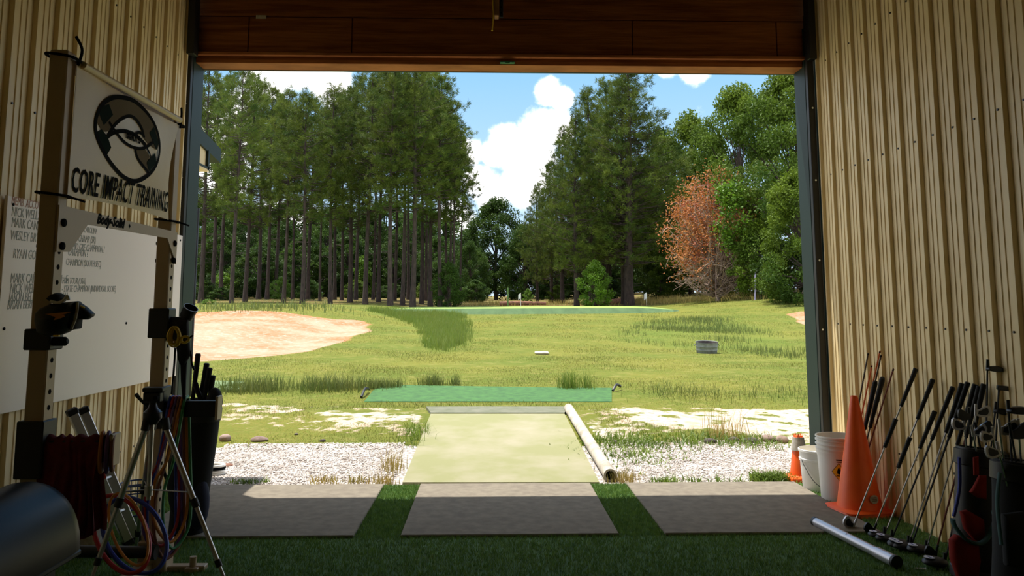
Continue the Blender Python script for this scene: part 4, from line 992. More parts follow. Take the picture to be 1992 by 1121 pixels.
# foot frame
MB().box((PX - PW / 2 + .03, FY, .08), (.15, .11, .16), bev=.006).box((PX - PW / 2, (NY + FY) / 2, .03), (PW, FY - NY, .06), bev=.006).box((PX + .08, FY, .014), (.36, .06, .028), bev=.004).build('foot_frame', 'steel', rack, True)
p = onZ(375, 1112); p = Vector((onY(375, 1112, FY - .02).x, FY - .02, 0))
MB().tube([(p.x, p.y, .0), (p.x, p.y, onY(375, 1083, FY - .02).z)], .018, 12).build('storage_peg', 'steel', rack, True)
MB().box((p.x, p.y, .012), (.07, .07, .024), bev=.004).build('peg_base', 'steel', rack, True)
e0 = onY(140, 1073, 4.40); e1 = onY(298, 1075, 4.40)
MB().tube([e0, e1], .03, 14).tube([e1 + Vector((-.005, -.0, 0)), e1 + Vector((.016, 0, 0))], .036, 14).build('cross_tube', 'black', rack, True)
# spotter arms: bracket, arm and end plate on each upright
for (yy, tip, z_) in ((NY, onY(219, 880, NY).x, onX(80, 880, PX).z), (FY, onY(423, 795, FY).x, onY(400, 795, FY).z)):
    mb = MB().box((PX - PW / 2 - .003, yy, z_ + .01), (PW + .03, PW + .03, .22), bev=.004)
    mb.box(((PX + tip) / 2, yy, z_), (tip - PX, .055, .085), bev=.004)
    sa = mb.build('spotter_arm', 'black', rack, True)
    MB().box((tip + .006, yy, z_ + .005), (.014, .075, .125), bev=.003).build('end_plate', 'steel', sa, True)
arm_z = {NY: onX(80, 880, PX).z, FY: onY(400, 795, FY).z}; arm_tip = {NY: onY(219, 880, NY).x, FY: onY(423, 795, FY).x}
# banner
BX = PX + .012
ban = thing('banner', 'cream vinyl sports banner with a round emblem tied to the top of the weight rack', 'banner', (BX, (NY + FY) / 2, 2.1))
tl, tr_, br, bl_ = onX(150, 118, BX), onX(348, 242, BX), onX(328, 428, BX), onX(131, 383, BX)
N_ = 28; vs = []; fs = []
def bpt(u_, w_):
    p = (tl * (1 - u_) + tr_ * u_) * (1 - w_) + (bl_ * (1 - u_) + br * u_) * w_
    sag = .05 * math.sin(PI * u_) ** 1 * (1 - w_) - .03 * math.sin(PI * u_) * w_
    pinch = -.06 * (u_ ** 3) * math.sin(PI * w_) * 1.0
    bulge = .022 * math.sin(PI * u_) * math.sin(PI * w_) + .004 * math.sin(u_ * 19 + w_ * 4) * (1 - w_) ** 2
    return Vector((BX + bulge, p.y + pinch, p.z - sag * .5))
for i in range(N_ + 1):
    for j in range(N_ + 1): vs.append(bpt(i / N_, j / N_))
for i in range(N_):
    for j in range(N_): k = i * (N_ + 1) + j; fs.append((k, k + 1, k + N_ + 2, k + N_ + 1))
n0 = len(vs); vs += [q - Vector((.002, 0, 0)) for q in vs]; fs += [tuple(n0 + i for i in f[::-1]) for f in fs]
MB().add(vs, fs, 0, True).build('sheet', 'vinyl', ban, True)
def bulge_x(p):
    y, z = p.y, p.z
    u_ = min(1, max(0, (y - tl.y) / (tr_.y - tl.y))); w_ = min(1, max(0, (tl.z - z) / (tl.z - bl_.z)))
    return BX + .022 * math.sin(PI * u_) * math.sin(PI * w_) + .004 * math.sin(u_ * 19 + w_ * 4) * (1 - w_) ** 2
def lp(cx, cy, lift=.0025):
    q = onX(130 + cx * .2231, 180 + cy * .2231, BX + .012); q.x = bulge_x(q) + lift; return q
ring = [(470, 40), (600, 78), (700, 168), (768, 300), (800, 440), (785, 580), (720, 695), (600, 772), (490, 740), (380, 625), (300, 485), (255, 345), (262, 220), (310, 115), (385, 55)]
arch = [(345, 385), (400, 290), (470, 227), (540, 206), (600, 235), (645, 310), (660, 392)]
def fillp(pts, m_, lift, sm_=True, nm='emblem_shape'):
    """fan of thin prisms following the banner's bulge"""
    q = pts; mb = MB(); c0 = (sum(x for x, y in q) / len(q), sum(y for x, y in q) / len(q))
    top = [lp(x, y, lift) for x, y in q]
    mb.add(top, [tuple(range(len(top)))], 0); return mb.build(nm, m_, ban, True)
def dens(pts, n=5, closed=False):
    w3 = smooth_path([(x, y, 0) for x, y in pts], n, closed); return [(p.x, p.y) for p in w3]
rg_ = dens(ring, 5, True)
up_ring = [p for p in rg_]
# grey field between the ring's upper half and the arch, cut in quads
mb = MB(); A_ = dens([(262, 250), (300, 130), (385, 57), (470, 42), (600, 80), (700, 170), (768, 300), (798, 440), (770, 500)], 6); B_ = dens([(300, 330), (345, 340), (420, 268), (470, 228), (540, 207), (600, 236), (645, 312), (662, 400), (700, 455)], 6)
va = [lp(*p, lift=.002) for p in A_] + [lp(*p, lift=.002) for p in B_]; k = len(A_)
mb.add(va, [(i, i + 1, k + i + 1, k + i) for i in range(k - 1)]); mb.build('grey_field', 'inkgrey', ban, True)
fillp([(575, 487), (660, 488), (705, 560), (682, 600), (716, 650), (695, 700), (640, 650), (605, 590)], 'inkgrey', .002, nm='grey_field')
fillp([(262, 350), (300, 320), (345, 385), (372, 480), (340, 545), (300, 480)], 'inkgreen', .003, nm='diamond')
fillp([(285, 185), (310, 120), (372, 100), (396, 195), (318, 286)], 'inkgreen', .003, nm='diamond'); fillp([(710, 352), (755, 300), (795, 440), (765, 500)], 'inkgreen', .003, nm='diamond'); fillp([(675, 610), (755, 525), (768, 615), (698, 690)], 'inkgreen', .003, nm='diamond')
def stroke(pts, w_, closed=False, n=6, nm='emblem_line'):
    q = [lp(x, y, .0035) for x, y in dens(pts, n, closed)]
    return MB().ribbon(q, w_, (1, 0, 0), closed=closed).build(nm, 'ink', ban, True)
stroke(ring, .022, True, nm='emblem_ring'); stroke(arch, .016); stroke([(345, 385), (400, 347), (480, 337), (570, 365), (630, 415), (670, 462)], .020); stroke([(360, 255), (420, 360), (490, 440), (570, 482), (650, 485), (735, 435)], .016)
stroke([(580, 375), (610, 348), (645, 360), (662, 395)], .016); stroke([(575, 487), (600, 580), (695, 700)], .016); stroke([(670, 470), (700, 530), (710, 565)], .012)
p = lp(486, 392, .004); q = lp(608, 442, .004)
text_part('TORNADO 12', p, (0, 1, (q.z - p.z) / (q.y - p.y)), (0, 0, 1), .05, 'ink', 'emblem_lettering', ban, sx=(q.y - p.y) / .30, bold=.002)
p = onX(136, 372, BX); q = onX(326, 418, BX)
t_ = text_part('CORE IMPACT TRAINING', p, (0, 1, (q.z - p.z) / (q.y - p.y)), (0, 0, 1), .150, 'ink', 'slogan_lettering', ban, sx=1.0, bold=.0015, space=1.10)
ys_ = [vv.co.y for vv in t_.data.vertices]; w0 = min(ys_); k_ = (q.y - p.y - .03) / (max(ys_) - w0)
for vv in t_.data.vertices:
    vv.co.y = w0 + (vv.co.y - w0) * k_; g_ = vv.co + Vector(ban.location); vv.co.x += bulge_x(g_) - BX + .004
MB().tube([tl + Vector((.01, .03, -.01)), tr_ + Vector((.012, -.02, .02))], .016, 10).build('hem_rod', 'vinyl', ban, True)
for i, (pp, dr) in enumerate(((tl, 1), (tr_, -1), (br, -1), (bl_, 1))):
    zz = pp.z; yy = NY if dr > 0 else FY; h_ = PW / 2 + .008
    loop = [(PX + .012, yy - h_, zz), (PX - PW - .01, yy - h_, zz + .012), (PX - PW - .01, yy + h_, zz + .012), (PX + .012, yy + h_, zz)]
    mb = MB().tube(smooth_path(loop, 5, True), .006, 6, closed=True)
    if i < 2: mb.tube(smooth_path([(PX + .016, yy + dr * .02, zz - .02), (PX + .024, yy + dr * .03, zz + .05), (PX + .01, yy + dr * .0, zz + .10)]), .006, 6)
    else: mb.tube(smooth_path([(PX + .016, yy, zz), (PX + .05, yy + .03, zz - .01), (PX + .06, yy + .06, zz - .015)]), .005, 6)
    mb.build('zip_tie', 'ink', ban, True)

# ---------------------------------------------------------------- gear hung on the rack
def P2(pts, Y): return [onY(x_, y_, Y) for x_, y_ in pts]
hg = thing('padded_headgear', 'black padded headgear with an orange stripe mark hung on the near rack post', 'headgear', tuple(onY(105, 620, NY - .08)))
Yh = NY - .06
MB().pillow(P2([(75, 625), (76, 609), (86, 599), (104, 591), (130, 588), (152, 586), (149, 612), (140, 641), (128, 648), (116, 652), (98, 654), (80, 648)], Yh), (0, 1, 0), .085).build('shell', 'black', hg, True)
MB().pillow(P2([(95, 582), (103, 574), (113, 570), (124, 574), (127, 581), (121, 588), (104, 589)], Yh), (0, 1, 0), .05).build('top_pad', 'blackfab', hg, True)
MB().pillow(P2([(151, 586), (168, 598), (182, 611), (180, 616), (170, 622), (157, 622), (149, 610)], Yh), (0, 1, 0), .04).build('visor', 'black', hg, True)
MB().pillow(P2([(141, 622), (156, 618), (154, 640), (139, 642)], Yh), (0, 1, 0), .04).build('ear_pad', 'blackfab', hg, True)
MB().tube(smooth_path(P2([(151, 588), (150, 605), (146, 622), (139, 640)], Yh - .055)), .005, 6).build('piping', 'collar', hg, True)
MB().tube(smooth_path(P2([(98, 586), (110, 589), (120, 587), (127, 581), (131, 576), (134, 584)], Yh - .045)), .006, 6).build('white_strap', 'whiteplastic', hg, True)
MB().prism(P2([(88, 611), (134, 607), (118, 613), (122, 616), (104, 623), (108, 617)], Yh - .088), (0, .02, 0)).build('stripe_mark', 'orangeband', hg, True)
MB().prism(P2([(156, 594), (164, 598), (162, 600), (155, 596)], Yh - .042), (0, .01, 0)).prism(P2([(103, 652), (114, 652), (114, 655), (103, 655)], Yh - .07), (0, .01, 0)).build('yellow_tab', 'hazard', hg, True)
jh = thing('bar_hook', 'black bar hook with a short prong clamped on the near rack post', 'hook', (PX - PW / 2, NY, onX(95, 655, PX).z))
za, zb = onX(95, 681, PX).z, onX(95, 640, PX).z
MB().box((PX - PW / 2, NY, (za + zb) / 2), (PW + .03, PW + .03, zb - za), bev=.005).build('sleeve', 'black', jh, True)
q0 = onY(112, 664, NY); q1 = onY(137, 663, NY)
MB().tube([Vector((PX + .005, NY - .02, q0.z)), Vector((q1.x - .01, NY - .02, q0.z)), Vector((q1.x, NY - .02, q0.z + .002))], [.019, .019, .010], 10).build('prong', 'rubber', jh, True)
jf = thing('bar_hook', 'black bar hook plate clamped on the far rack post under the speaker-like cup', 'hook', (PX - PW / 2, FY, 1.5))
za, zb = onX(330, 657, PX).z, onX(330, 600, PX).z
MB().box((PX - PW / 2, FY, (za + zb) / 2), (PW + .035, PW + .03, zb - za), bev=.005).build('sleeve', 'black', jf, True)
q1 = onY(362, 640, FY)
MB().box(((PX + q1.x) / 2, FY, onY(350, 640, FY).z), (q1.x - PX + .02, .05, .13), bev=.006).build('hook_arm', 'black', jf, True)
jf['label'] = 'black bar hook with a wide plate clamped on the far rack post'
cu = thing('black_cup', 'black open cup with a bright rim tilted on the far rack post hook', 'cup', tuple(onY(368, 606, FY)))
a = onY(362, 615, FY - .03); b_ = onY(377, 594, FY - .03); zax = (onY(379, 598, FY - .07) - onY(363, 611, FY + .0)).normalized()
zx = Vector((.45, -.25, .75)).normalized(); x_ = Vector((0, 0, 1)).cross(zx).normalized(); y_ = zx.cross(x_); mm_ = Matrix((x_, y_, zx)).transposed().to_4x4(); mm_.translation = onY(362, 617, FY - .02)
MB().lathe([(0, 0), (.036, 0), (.040, .06), (.037, .062), (.033, .02), (0, .02)], 20, mm_).build('cup_body', 'black', cu, True)
MB().lathe([(.037, .060), (.0405, .060), (.0405, .063), (.037, .063), (.037, .060)], 20, mm_).build('rim', 'alu', cu, True)
# black bag hanging from the far hook
tb_ = thing('hanging_pouch', 'limp black fabric pouch with a long strap hanging from the far rack hook', 'pouch', tuple(onY(356, 690, FY)))
MB().pillow(P2([(344, 625), (366, 622), (368, 660), (371, 690), (364, 703), (361, 712), (352, 712), (347, 700), (343, 670)], FY - .05), (0, 1, 0), .03).build('pouch', 'blackfab', tb_, True)
MB().pillow(P2([(351, 705), (364, 705), (362, 740), (361, 778), (355, 776), (352, 740)], FY - .05), (0, 1, 0), .012).build('strap', 'blackfab', tb_, True)
MB().tube(smooth_path(P2([(368, 680), (372, 692), (373, 707), (378, 720)], FY - .05)), .006, 6).build('cord', 'rubber', tb_, True)
yr = thing('yellow_rope', 'coil of yellow rope hung over the far rack hook', 'rope', tuple(onY(342, 655, FY - .1)))
mb = MB(); rg = random.Random(3)
for k in range(8):
    a = rg.uniform(-4, 4); w_ = rg.uniform(5, 11); lo_ = rg.uniform(664, 677); cx_ = 340 + a
    mb.tube(smooth_path(P2([(cx_, 636), (cx_ + w_, 650), (cx_ + w_ * .8, lo_ - 4), (cx_ + 1, lo_), (cx_ - w_ * .9, lo_ - 6), (cx_ - w_, 650)], FY - .085 - .006 * k), 5, True), .0045, 6, closed=True)
mb.tube(smooth_path(P2([(352, 660), (357, 655), (366, 656), (367, 662), (360, 667), (353, 665)], FY - .12), 5, True), .007, 6, closed=True)
mb.tube(smooth_path(P2([(366, 660), (372, 655), (375, 653)], FY - .12)), .005, 6, m=1)
mb.build('rope_loops', ['yellow', 'ink'], yr, True)
MB().tube(smooth_path(P2([(341, 677), (339, 710), (336, 745), (334, 768)], FY - .06)), .0055, 6).build('lanyard', 'rubber', tb_, True)

# maroon cloth over the near spotter arm
az = arm_z[NY]; x0 = onY(97, 880, NY).x - .02; x1 = onY(200, 880, NY).x
cl = thing('maroon_towel', 'dark maroon cloth draped in folds over the near rack arm', 'towel', ((x0 + x1) / 2, NY, az))
NX, NS = 40, 26; vs = []; fs = []
for i in range(NX + 1):
    xx = x0 + (x1 - x0) * i / NX; fold = .008 * math.sin(i * 1.1) + .006 * math.sin(i * .47 + 1); top = .050 + .006 * math.sin(i * .8) 
    for j in range(NS + 1):
        s = j / NS * 2 - 1   # -1 front hem .. 1 back hem
        ln = .34 + .02 * math.sin(i * .3)
        if abs(s) < .22: aa = s / .22 * PI / 2; yy = NY + math.sin(aa) * .036 ; zz = az + .01 + top * math.cos(aa)
        else: d_ = (abs(s) - .22) / .78; yy = NY + math.copysign(.036 + fold * (0.3 + d_) + .012 * d_, s); zz = az + .01 - d_ * ln
        vs.append((xx + .01 * math.sin(j * .5 + i * .2), yy, zz))
for i in range(NX):
    for j in range(NS): k = i * (NS + 1) + j; fs.append((k, k + 1, k + NS + 2, k + NS + 1))
MB().add(vs, fs, 0, True).build('cloth', 'maroon', cl, True)
def band(name, pts, r_, m_, label, group='exercise bands looped on the rack'):
    return tag(MB().tube(smooth_path(pts, 7, True), r_, 8, closed=True).build(name, m_), label, 'band', group)
tipx = arm_tip[NY]
for k, (cx_, w_, h_, m_, lb) in enumerate(((213, 18, 36, 'orangeband', 'orange band looped over the end of the near rack arm'), (218, 20, 36, 'purple', 'purple band looped over the end of the near rack arm'), (221, 17, 33, 'brownband', 'brown band looped over the end of the near rack arm, nearest its end plate'))):
    Yc = NY; cpx = 880
    c0 = onY(cx_, cpx, Yc); rx = w_ / F * Yc; rz = h_ / F * Yc
    pts = [c0 + Vector((rx * .35 * math.cos(t_) - .03 + .014 * k, -rx * 1.15 * math.cos(t_), rz * math.sin(t_))) for t_ in [q * PI / 6 for q in range(12)]]
    # rest on the arm
    band('resistance_band', pts, .008, m_, lb)
# bands on the far arm hanging nearly to the floor
az = arm_z[FY]
for k, (px, m_, wd_, low, lb) in enumerate(((312, 'blue', 40, 1068, 'blue band hanging from the far rack arm down to the turf'), (318, 'red', 34, 1055, 'red band hanging from the far rack arm down to the turf'), (326, 'purple', 44, 1076, 'purple band hanging from the far rack arm, longest of the loops'), (332, 'brownband', 38, 1080, 'brown band hanging from the far rack arm down to the turf'), (338, 'orangeband', 28, 1048, 'orange band hanging from the far rack arm down to the turf'), (343, 'greenband', 34, 1060, 'green band hanging from the far rack arm closest to its end plate'))):
    Y_ = FY; xx = PX + .06 + .05 * k
    zlow = max(.03 + .012 * k, onY(px, low, FY).z); xx = PX + .035 + .016 * k; sw_x = -.05 - .012 * ((k * 2) % 5)
    sw = wd_ / F * FY
    pts = [Vector((xx, FY - .036, az + .03)), Vector((xx, FY, az + .057)), Vector((xx, FY + .036, az + .03)), Vector((xx + .015, FY + .05, az - .25)), Vector((xx + .03, FY + .05, zlow + .25)), Vector((xx + sw * .35, FY + .02, zlow + .08)), Vector((xx - .01, FY - .07, zlow)), Vector((xx + sw_x, FY - .10, zlow + .12)), Vector((xx + sw_x - .01, FY - .09, zlow + .3)), Vector((xx + sw_x * .5, FY - .07, az - .25))]
    band('resistance_band', pts, .008, m_, lb)
for k, (cx_, cy_, rx_, ry_, Y_, m_, lb) in enumerate(((236, 1040, 52, 76, 4.25, 'red', 'red ring leaning on the black cross tube of the rack'), (262, 1042, 60, 74, 4.30, 'blue', 'blue ring leaning on the black cross tube of the rack'), (250, 1030, 34, 70, 4.22, 'orangeband', 'narrow orange loop leaning on the black cross tube of the rack'))):
    pts = [onY(cx_ + rx_ * math.cos(q * PI / 8) + 18 * math.sin(q * PI / 8) * -1, cy_ - ry_ * math.sin(q * PI / 8), Y_ + .10 * math.sin(q * PI / 8)) for q in range(16)]
    for p in pts: p.z = max(p.z, .012)
    band('exercise_ring', pts, .011 if k < 2 else .007, m_, lb, 'exercise rings on the turf')

# ---------------------------------------------------------------- tripod
hub = onY(297, 806, 4.22)
tp = thing('tripod', 'silver camera tripod with black head standing in front of the far rack post', 'tripod', (hub.x, hub.y, 0))
mb = MB().lathe([(0, -.05), (.022, -.05), (.045, -.02), (.045, .01), (.024, .03), (.018, .05), (0, .05)], 16, Matrix.Translation(hub)); mb.build('collar', 'darkmetal', tp, True)
hd_ = MB().tube([hub + Vector((0, 0, .03)), hub + Vector((0, 0, .075))], .018, 10).box(hub + Vector((-.0, -.005, .085)), (.085, .05, .05), bev=.006).box(hub + Vector((.005, -.005, .122)), (.10, .06, .022), bev=.004).build('pan_head', 'black', tp, True)
MB().tube([onY(286, 790, 4.2), onY(276, 781, 4.16), onY(265, 768, 4.12)], [.007, .007, .010], 8).build('pan_handle', 'black', hd_, True)
MB().tube([hub + Vector((.03, -.03, .085)), hub + Vector((.03, -.055, .085))], .012, 8).build('knob', 'ink', hd_, True)
feet = [onZ(166, 1160), onZ(452, 1166), onZ(262, 1084)]; tops = [onY(286, 826, 4.20), onY(320, 826, 4.21), onY(297, 826, 4.26)]
brz = []
for ft, tpz in zip(feet, tops):
    d = ft - tpz; m1 = tpz + d * .46; m2 = tpz + d * .80
    lg = MB().tube([tpz, m1], .0145, 10).tube([m1, m2], .0115, 10).tube([m2, ft], .0085, 10).build('leg', 'alu', tp, True)
    MB().tube([m1 - d.normalized() * .02, m1 + d.normalized() * .025], .019, 10).build('leg_lock', 'black', lg, True)
    MB().tube([m2 - d.normalized() * .015, m2 + d.normalized() * .02], .016, 10).build('leg_lock', 'black', lg, True)
    MB().tube([ft + Vector((0, 0, .03)), ft], [.011, .013], 10).build('rubber_foot', 'rubber', lg, True)
    MB().tube([tpz + Vector((0, 0, .03)), tpz - d.normalized() * -.03], .02, 10).build('leg_hinge', 'black', lg, True)
    brz.append(m1 - d * .06)
cz = Vector((hub.x, hub.y, brz[0].z - .0))
MB().tube([hub - Vector((0, 0, .02)), cz - Vector((0, 0, .05))], .011, 10).build('centre_column', 'alu', tp, True)
mb = MB().tube([cz + Vector((0, 0, .02)), cz - Vector((0, 0, .03))], .02, 10)
for q in brz: mb.bar(cz, q, .010, .005)
mb.build('brace', 'alu', tp, True)

# ladder legs, basket, bin, rounded hood
lad = thing('folding_ladder', 'aluminium folding ladder with black end caps leaning behind the maroon cloth', 'ladder', (-2.2, 4.95, 0))
for (t0, b0) in (((140, 801), (252, 1062)), ((162, 798), (268, 1054))):
    top = onX(t0[0], t0[1], -2.34); bot = onZ(*b0)
    rl = MB().bar(bot, top, .034, .05, bev=.004).build('rail', 'alu', lad, True)
    d = (top - bot).normalized(); MB().bar(top - d * .02, top + d * .016, .042, .058, bev=.005).build('end_cap', 'black', rl, True)
    MB().bar(bot - d * .0, bot + d * .04, .04, .056, bev=.004).build('foot_cap', 'black', rl, True)
a0, a1 = onX(140, 801, -2.34), onZ(252, 1062); c0, c1 = onX(162, 798, -2.34), onZ(268, 1054)
for s in (.25, .5, .75): MB().tube([a1 + (a0 - a1) * s, c1 + (c0 - c1) * s], .014, 8).build('rung', 'alu', lad, True)
q = a1 + (a0 - a1) * .5; MB().bar(q, q + (a0 - a1).normalized() * .05, .037, .053).build('red_tape', 'red', lad, True)
p = Vector((onY(268, 950, 5.35).x, 5.35, 0)); r_ = .10
bk = thing('wire_basket', 'blue wire basket on the turf behind the tripod', 'basket', tuple(p)); zt_ = onY(268, 940, 5.35).z
mb = MB()
for (rr, z_) in ((r_ * .8, .01), (r_ * .87, zt_ * .35), (r_ * .93, zt_ * .7), (r_ * 1.02, zt_ - .03), (r_ * 1.05, zt_)): mb.tube([(rr * math.cos(q / 20 * 2 * PI), rr * math.sin(q / 20 * 2 * PI), z_) for q in range(20)], .005, 6, closed=True)
mb.build('hoops', 'bluewire', bk)
mb = MB()
for k in range(16):
    q = k / 16 * 2 * PI; mb.tube([(r_ * .8 * math.cos(q), r_ * .8 * math.sin(q), .01), (r_ * 1.05 * math.cos(q), r_ * 1.05 * math.sin(q), zt_)], .0035, 5)
mb.build('uprights', 'bluewire', bk)
p = onY(176, 1040, 4.95)
bn = thing('plastic_bin', 'pale grey plastic bin on the turf half hidden below the maroon cloth', 'bin', (p.x - .02, 4.95, 0))
MB().box((0, 0, .09), (.16, .16, .17), bev=.012).build('tub', 'collar', bn); MB().box((0, 0, .18), (.175, .175, .02), bev=.006).build('rim', 'whiteplastic', bn)
hdY0, hdY1 = 2.05, 3.0
cxh = onY(62, 1000, hdY1).x; zr_ = onY(62, 1066, hdY1).z; zt_ = onY(62, 931, hdY1).z; rad = (onY(164, 1066, hdY1).x - cxh)
ho = thing('rounded_hood', 'glossy black half round hood in front of the rack, cut by the picture edge', 'machine', (cxh, (hdY0 + hdY1) / 2, 0))
mb = MB(); vs = []; K = 28
ysec = [(hdY0, .0), (hdY0, .9), (hdY0 + .02, .97), (hdY0 + .06, 1.0), (hdY1 - .06, 1.0), (hdY1 - .02, .97), (hdY1, .9), (hdY1, .0)]
for (yy, k_) in ysec:
    for i in range(K + 1):
        t_ = PI * i / K; vs.append((cxh + rad * k_ * math.cos(t_), yy, zr_ + (zt_ - zr_) * k_ * math.sin(t_) ** .9))
fs = [(a * (K + 1) + i, a * (K + 1) + i + 1, (a + 1) * (K + 1) + i + 1, (a + 1) * (K + 1) + i) for a in range(len(ysec) - 1) for i in range(K)]
mb.add(vs, fs, 0, True).build('shell', 'glossblack', ho, True)
MB().box((cxh, (hdY0 + hdY1) / 2, zr_ - .012), (2 * rad - .01, hdY1 - hdY0 - .01, .022), bev=.006).build('lip', 'black', ho, True)
MB().box((cxh, (hdY0 + hdY1) / 2, zr_ / 2 - .01), (1.5 * rad, .8, zr_ - .03), bev=.02).build('stand', 'black', ho, True)

# ---------------------------------------------------------------- golf bag by the rack and its clubs
b0 = onZ(366, 1038); b0 = Vector((b0.x, 5.2, .0)); t0 = onY(390, 782, 5.12)
gb = thing('golf_bag', 'black golf bag with blue base pocket standing behind the far rack post', 'golf bag', tuple(b0))
axd = (t0 - b0); Lb = axd.length; z_ = axd.normalized(); x_ = (Vector((1, 0, 0)) - z_ * z_.x).normalized(); y_ = z_.cross(x_); mm_ = Matrix((x_, y_, z_)).transposed().to_4x4(); mm_.translation = b0
MB().lathe([(0, .0), (.085, .0), (.105, .02), (.105, .10), (.112, .3), (.122, .55), (.125, Lb - .12), (.128, Lb - .03), (.118, Lb), (.105, Lb - .01), (.10, Lb - .15), (0, Lb - .16)], 24, mm_, sx=1.0, sy=.85).build('body', 'blackfab', gb, True)
MB().lathe([(.126, Lb - .10), (.133, Lb - .10), (.133, Lb - .03), (.126, Lb - .03)], 24, mm_, sy=.85).build('top_cuff', 'black', gb, True)
MB().ellipsoid(mm_ @ Vector((.075, -.05, .22)), (.06, .06, .16), nu=14, nv=9).build('side_pocket', 'bluefab', gb, True)
MB().ellipsoid(mm_ @ Vector((-.05, -.07, .35)), (.07, .05, .22), nu=14, nv=9).build('front_pocket', 'blackfab', gb, True)
MB().tube(smooth_path([mm_ @ Vector(q) for q in ((-.12, -.03, Lb - .08), (-.16, -.06, Lb * .7), (-.15, -.07, Lb * .5), (-.105, -.04, Lb * .35))]), .016, 8, flat=.4).build('strap', 'blackfab', gb, True)
MB().ellipsoid(mm_ @ Vector((.09, -.02, Lb + .01)), (.05, .05, .09), nu=12, nv=8).build('hood_flap', 'blackfab', gb, True)
for i, (px, py, lb) in enumerate(((385.6, 688, 'tallest black club grip standing in the golf bag by the rack'), (402.5, 707, 'second tallest black club grip standing in the golf bag by the rack'), (408.5, 716, 'third club grip in the golf bag by the rack, tucked beside the second'), (414.5, 731, 'lowest black club grip leaning out of the golf bag toward the field'), (379, 745, 'half sunken club grip in the golf bag nearest the rack post'))):
    tp_ = onY(px, py, 5.1 + .02 * (i % 2)); bt = mm_ @ Vector((-.05 + .03 * i, .02 * (i % 2), Lb - .13))
    r = thing('golf_club', lb, 'golf club', tuple(bt), 'clubs in the golf bag by the rack'); d = (tp_ - bt)
    MB().tube([bt, bt + d * .5], .005, 8).build('shaft', 'darkmetal', r, True); MB().tube([bt + d * .15, tp_ - d * .06, tp_ - d * .02, tp_], [.011, .0165, .0175, .014], 10).build('grip', 'rubber', r, True)

# ---------------------------------------------------------------- cones, buckets, rods on the right
def cone(name, loc, hgt_, rb, rt_, base, label, top_cut=False):
    r = thing(name, label, 'cone', loc)
    pr = [(rb, .035), (rb * .97, .06), (rt_, hgt_ - .01), (rt_ * .85, hgt_), (rt_ * .6, hgt_ - .004), (rb * .8, .03)]
    MB().lathe(pr, 32).build('body', 'orange', r)
    mb = MB(); n_ = 40; ring_ = []
    for (k_, z_) in ((1.0, 0), (1.0, .016), (.965, .028), (rb * 1.25 / base, .032), (rb * .96 / base, .042)):
        for j in range(n_):
            a_ = 2 * PI * j / n_; sq = 1 / (abs(math.cos(a_)) ** 5 + abs(math.sin(a_)) ** 5) ** .2
            sq = sq if k_ > .9 else 1; ring_.append((base * k_ * sq * math.cos(a_), base * k_ * sq * math.sin(a_), z_))
    fs = [(i * n_ + j, i * n_ + (j + 1) % n_, (i + 1) * n_ + (j + 1) % n_, (i + 1) * n_ + j) for i in range(4) for j in range(n_)]
    mb.add(ring_, fs, 0, True).add(ring_[:n_], [tuple(range(n_))[::-1]]).build('base', 'orange', r)
    return r
cX = onY(1672, 985, 5.63); big = cone('traffic_cone', (cX.x, 5.63, 0), onY(1680, 770, 5.63).z, .146, .024, .175, 'large orange traffic cone leaning clubs beside it, in front of the white buckets'); big['label'] = 'large orange traffic cone with an oval badge in front of the white buckets'
big.rotation_euler.z = .12
hb = onY(1680, 770, 5.63).z
a0 = -PI / 2 + .30; vs = []; fs = []
def cone_pt(a_, z_): rr = .150 + (.024 - .150) * (z_ - .06) / (hb - .07) + .0025; return (rr * math.cos(a_ - .12), rr * math.sin(a_ - .12), z_)
vs = [cone_pt(a0, .115)] + [cone_pt(a0 + .25 * math.cos(q / 20 * 2 * PI), .115 + .027 * math.sin(q / 20 * 2 * PI)) for q in range(20)]
MB().add(vs, [(0, 1 + i, 1 + (i + 1) % 20) for i in range(20)]).build('oval_badge', 'collar', big)
mb = MB()
for k in range(3):
    zz = .103 + .010 * k; vs = []
    for q in range(9): vs += [cone_pt(a0 - .14 + .28 * q / 8, zz), cone_pt(a0 - .14 + .28 * q / 8, zz + .005)]
    vs = [(x * 1.006, y * 1.006, z) for x, y, z in vs]; mb.add(vs, [(2 * i, 2 * i + 2, 2 * i + 3, 2 * i + 1) for i in range(8)])
mb.build('badge_print', 'stone', big)
sX = onY(1556, 930, 6.70); hs_ = onY(1556, 845, 6.7).z
sc_ = cone('traffic_cone', (sX.x, 6.70, -.005), hs_ - .005, .075, .036, .125, 'small weathered orange cone with a grey collar standing in weeds outside the opening')
kz = lambda z_: .075 + (.036 - .075) * (z_ - .06) / (hs_ - .07)
MB().lathe([(kz(hs_ * .66) + .002, hs_ * .66), (kz(hs_ * .66) + .008, hs_ * .66), (kz(hs_ * .95) + .008, hs_ * .955), (kz(hs_ * .95) + .002, hs_ * .955)], 28).build('grey_collar', 'collar', sc_)
mb = MB()
for k in range(5):
    q = k / 5 * 2 * PI + .3; mb.prism([(.036 * math.cos(q), .036 * math.sin(q), hs_ - .02), (.036 * math.cos(q + .7), .036 * math.sin(q + .7), hs_ - .02), (.04 * math.cos(q + .3), .04 * math.sin(q + .3), hs_ + .010 * (1 + k % 2))], (-.004 * math.cos(q), -.004 * math.sin(q), 0))
mb.build('torn_top', 'orange', sc_)

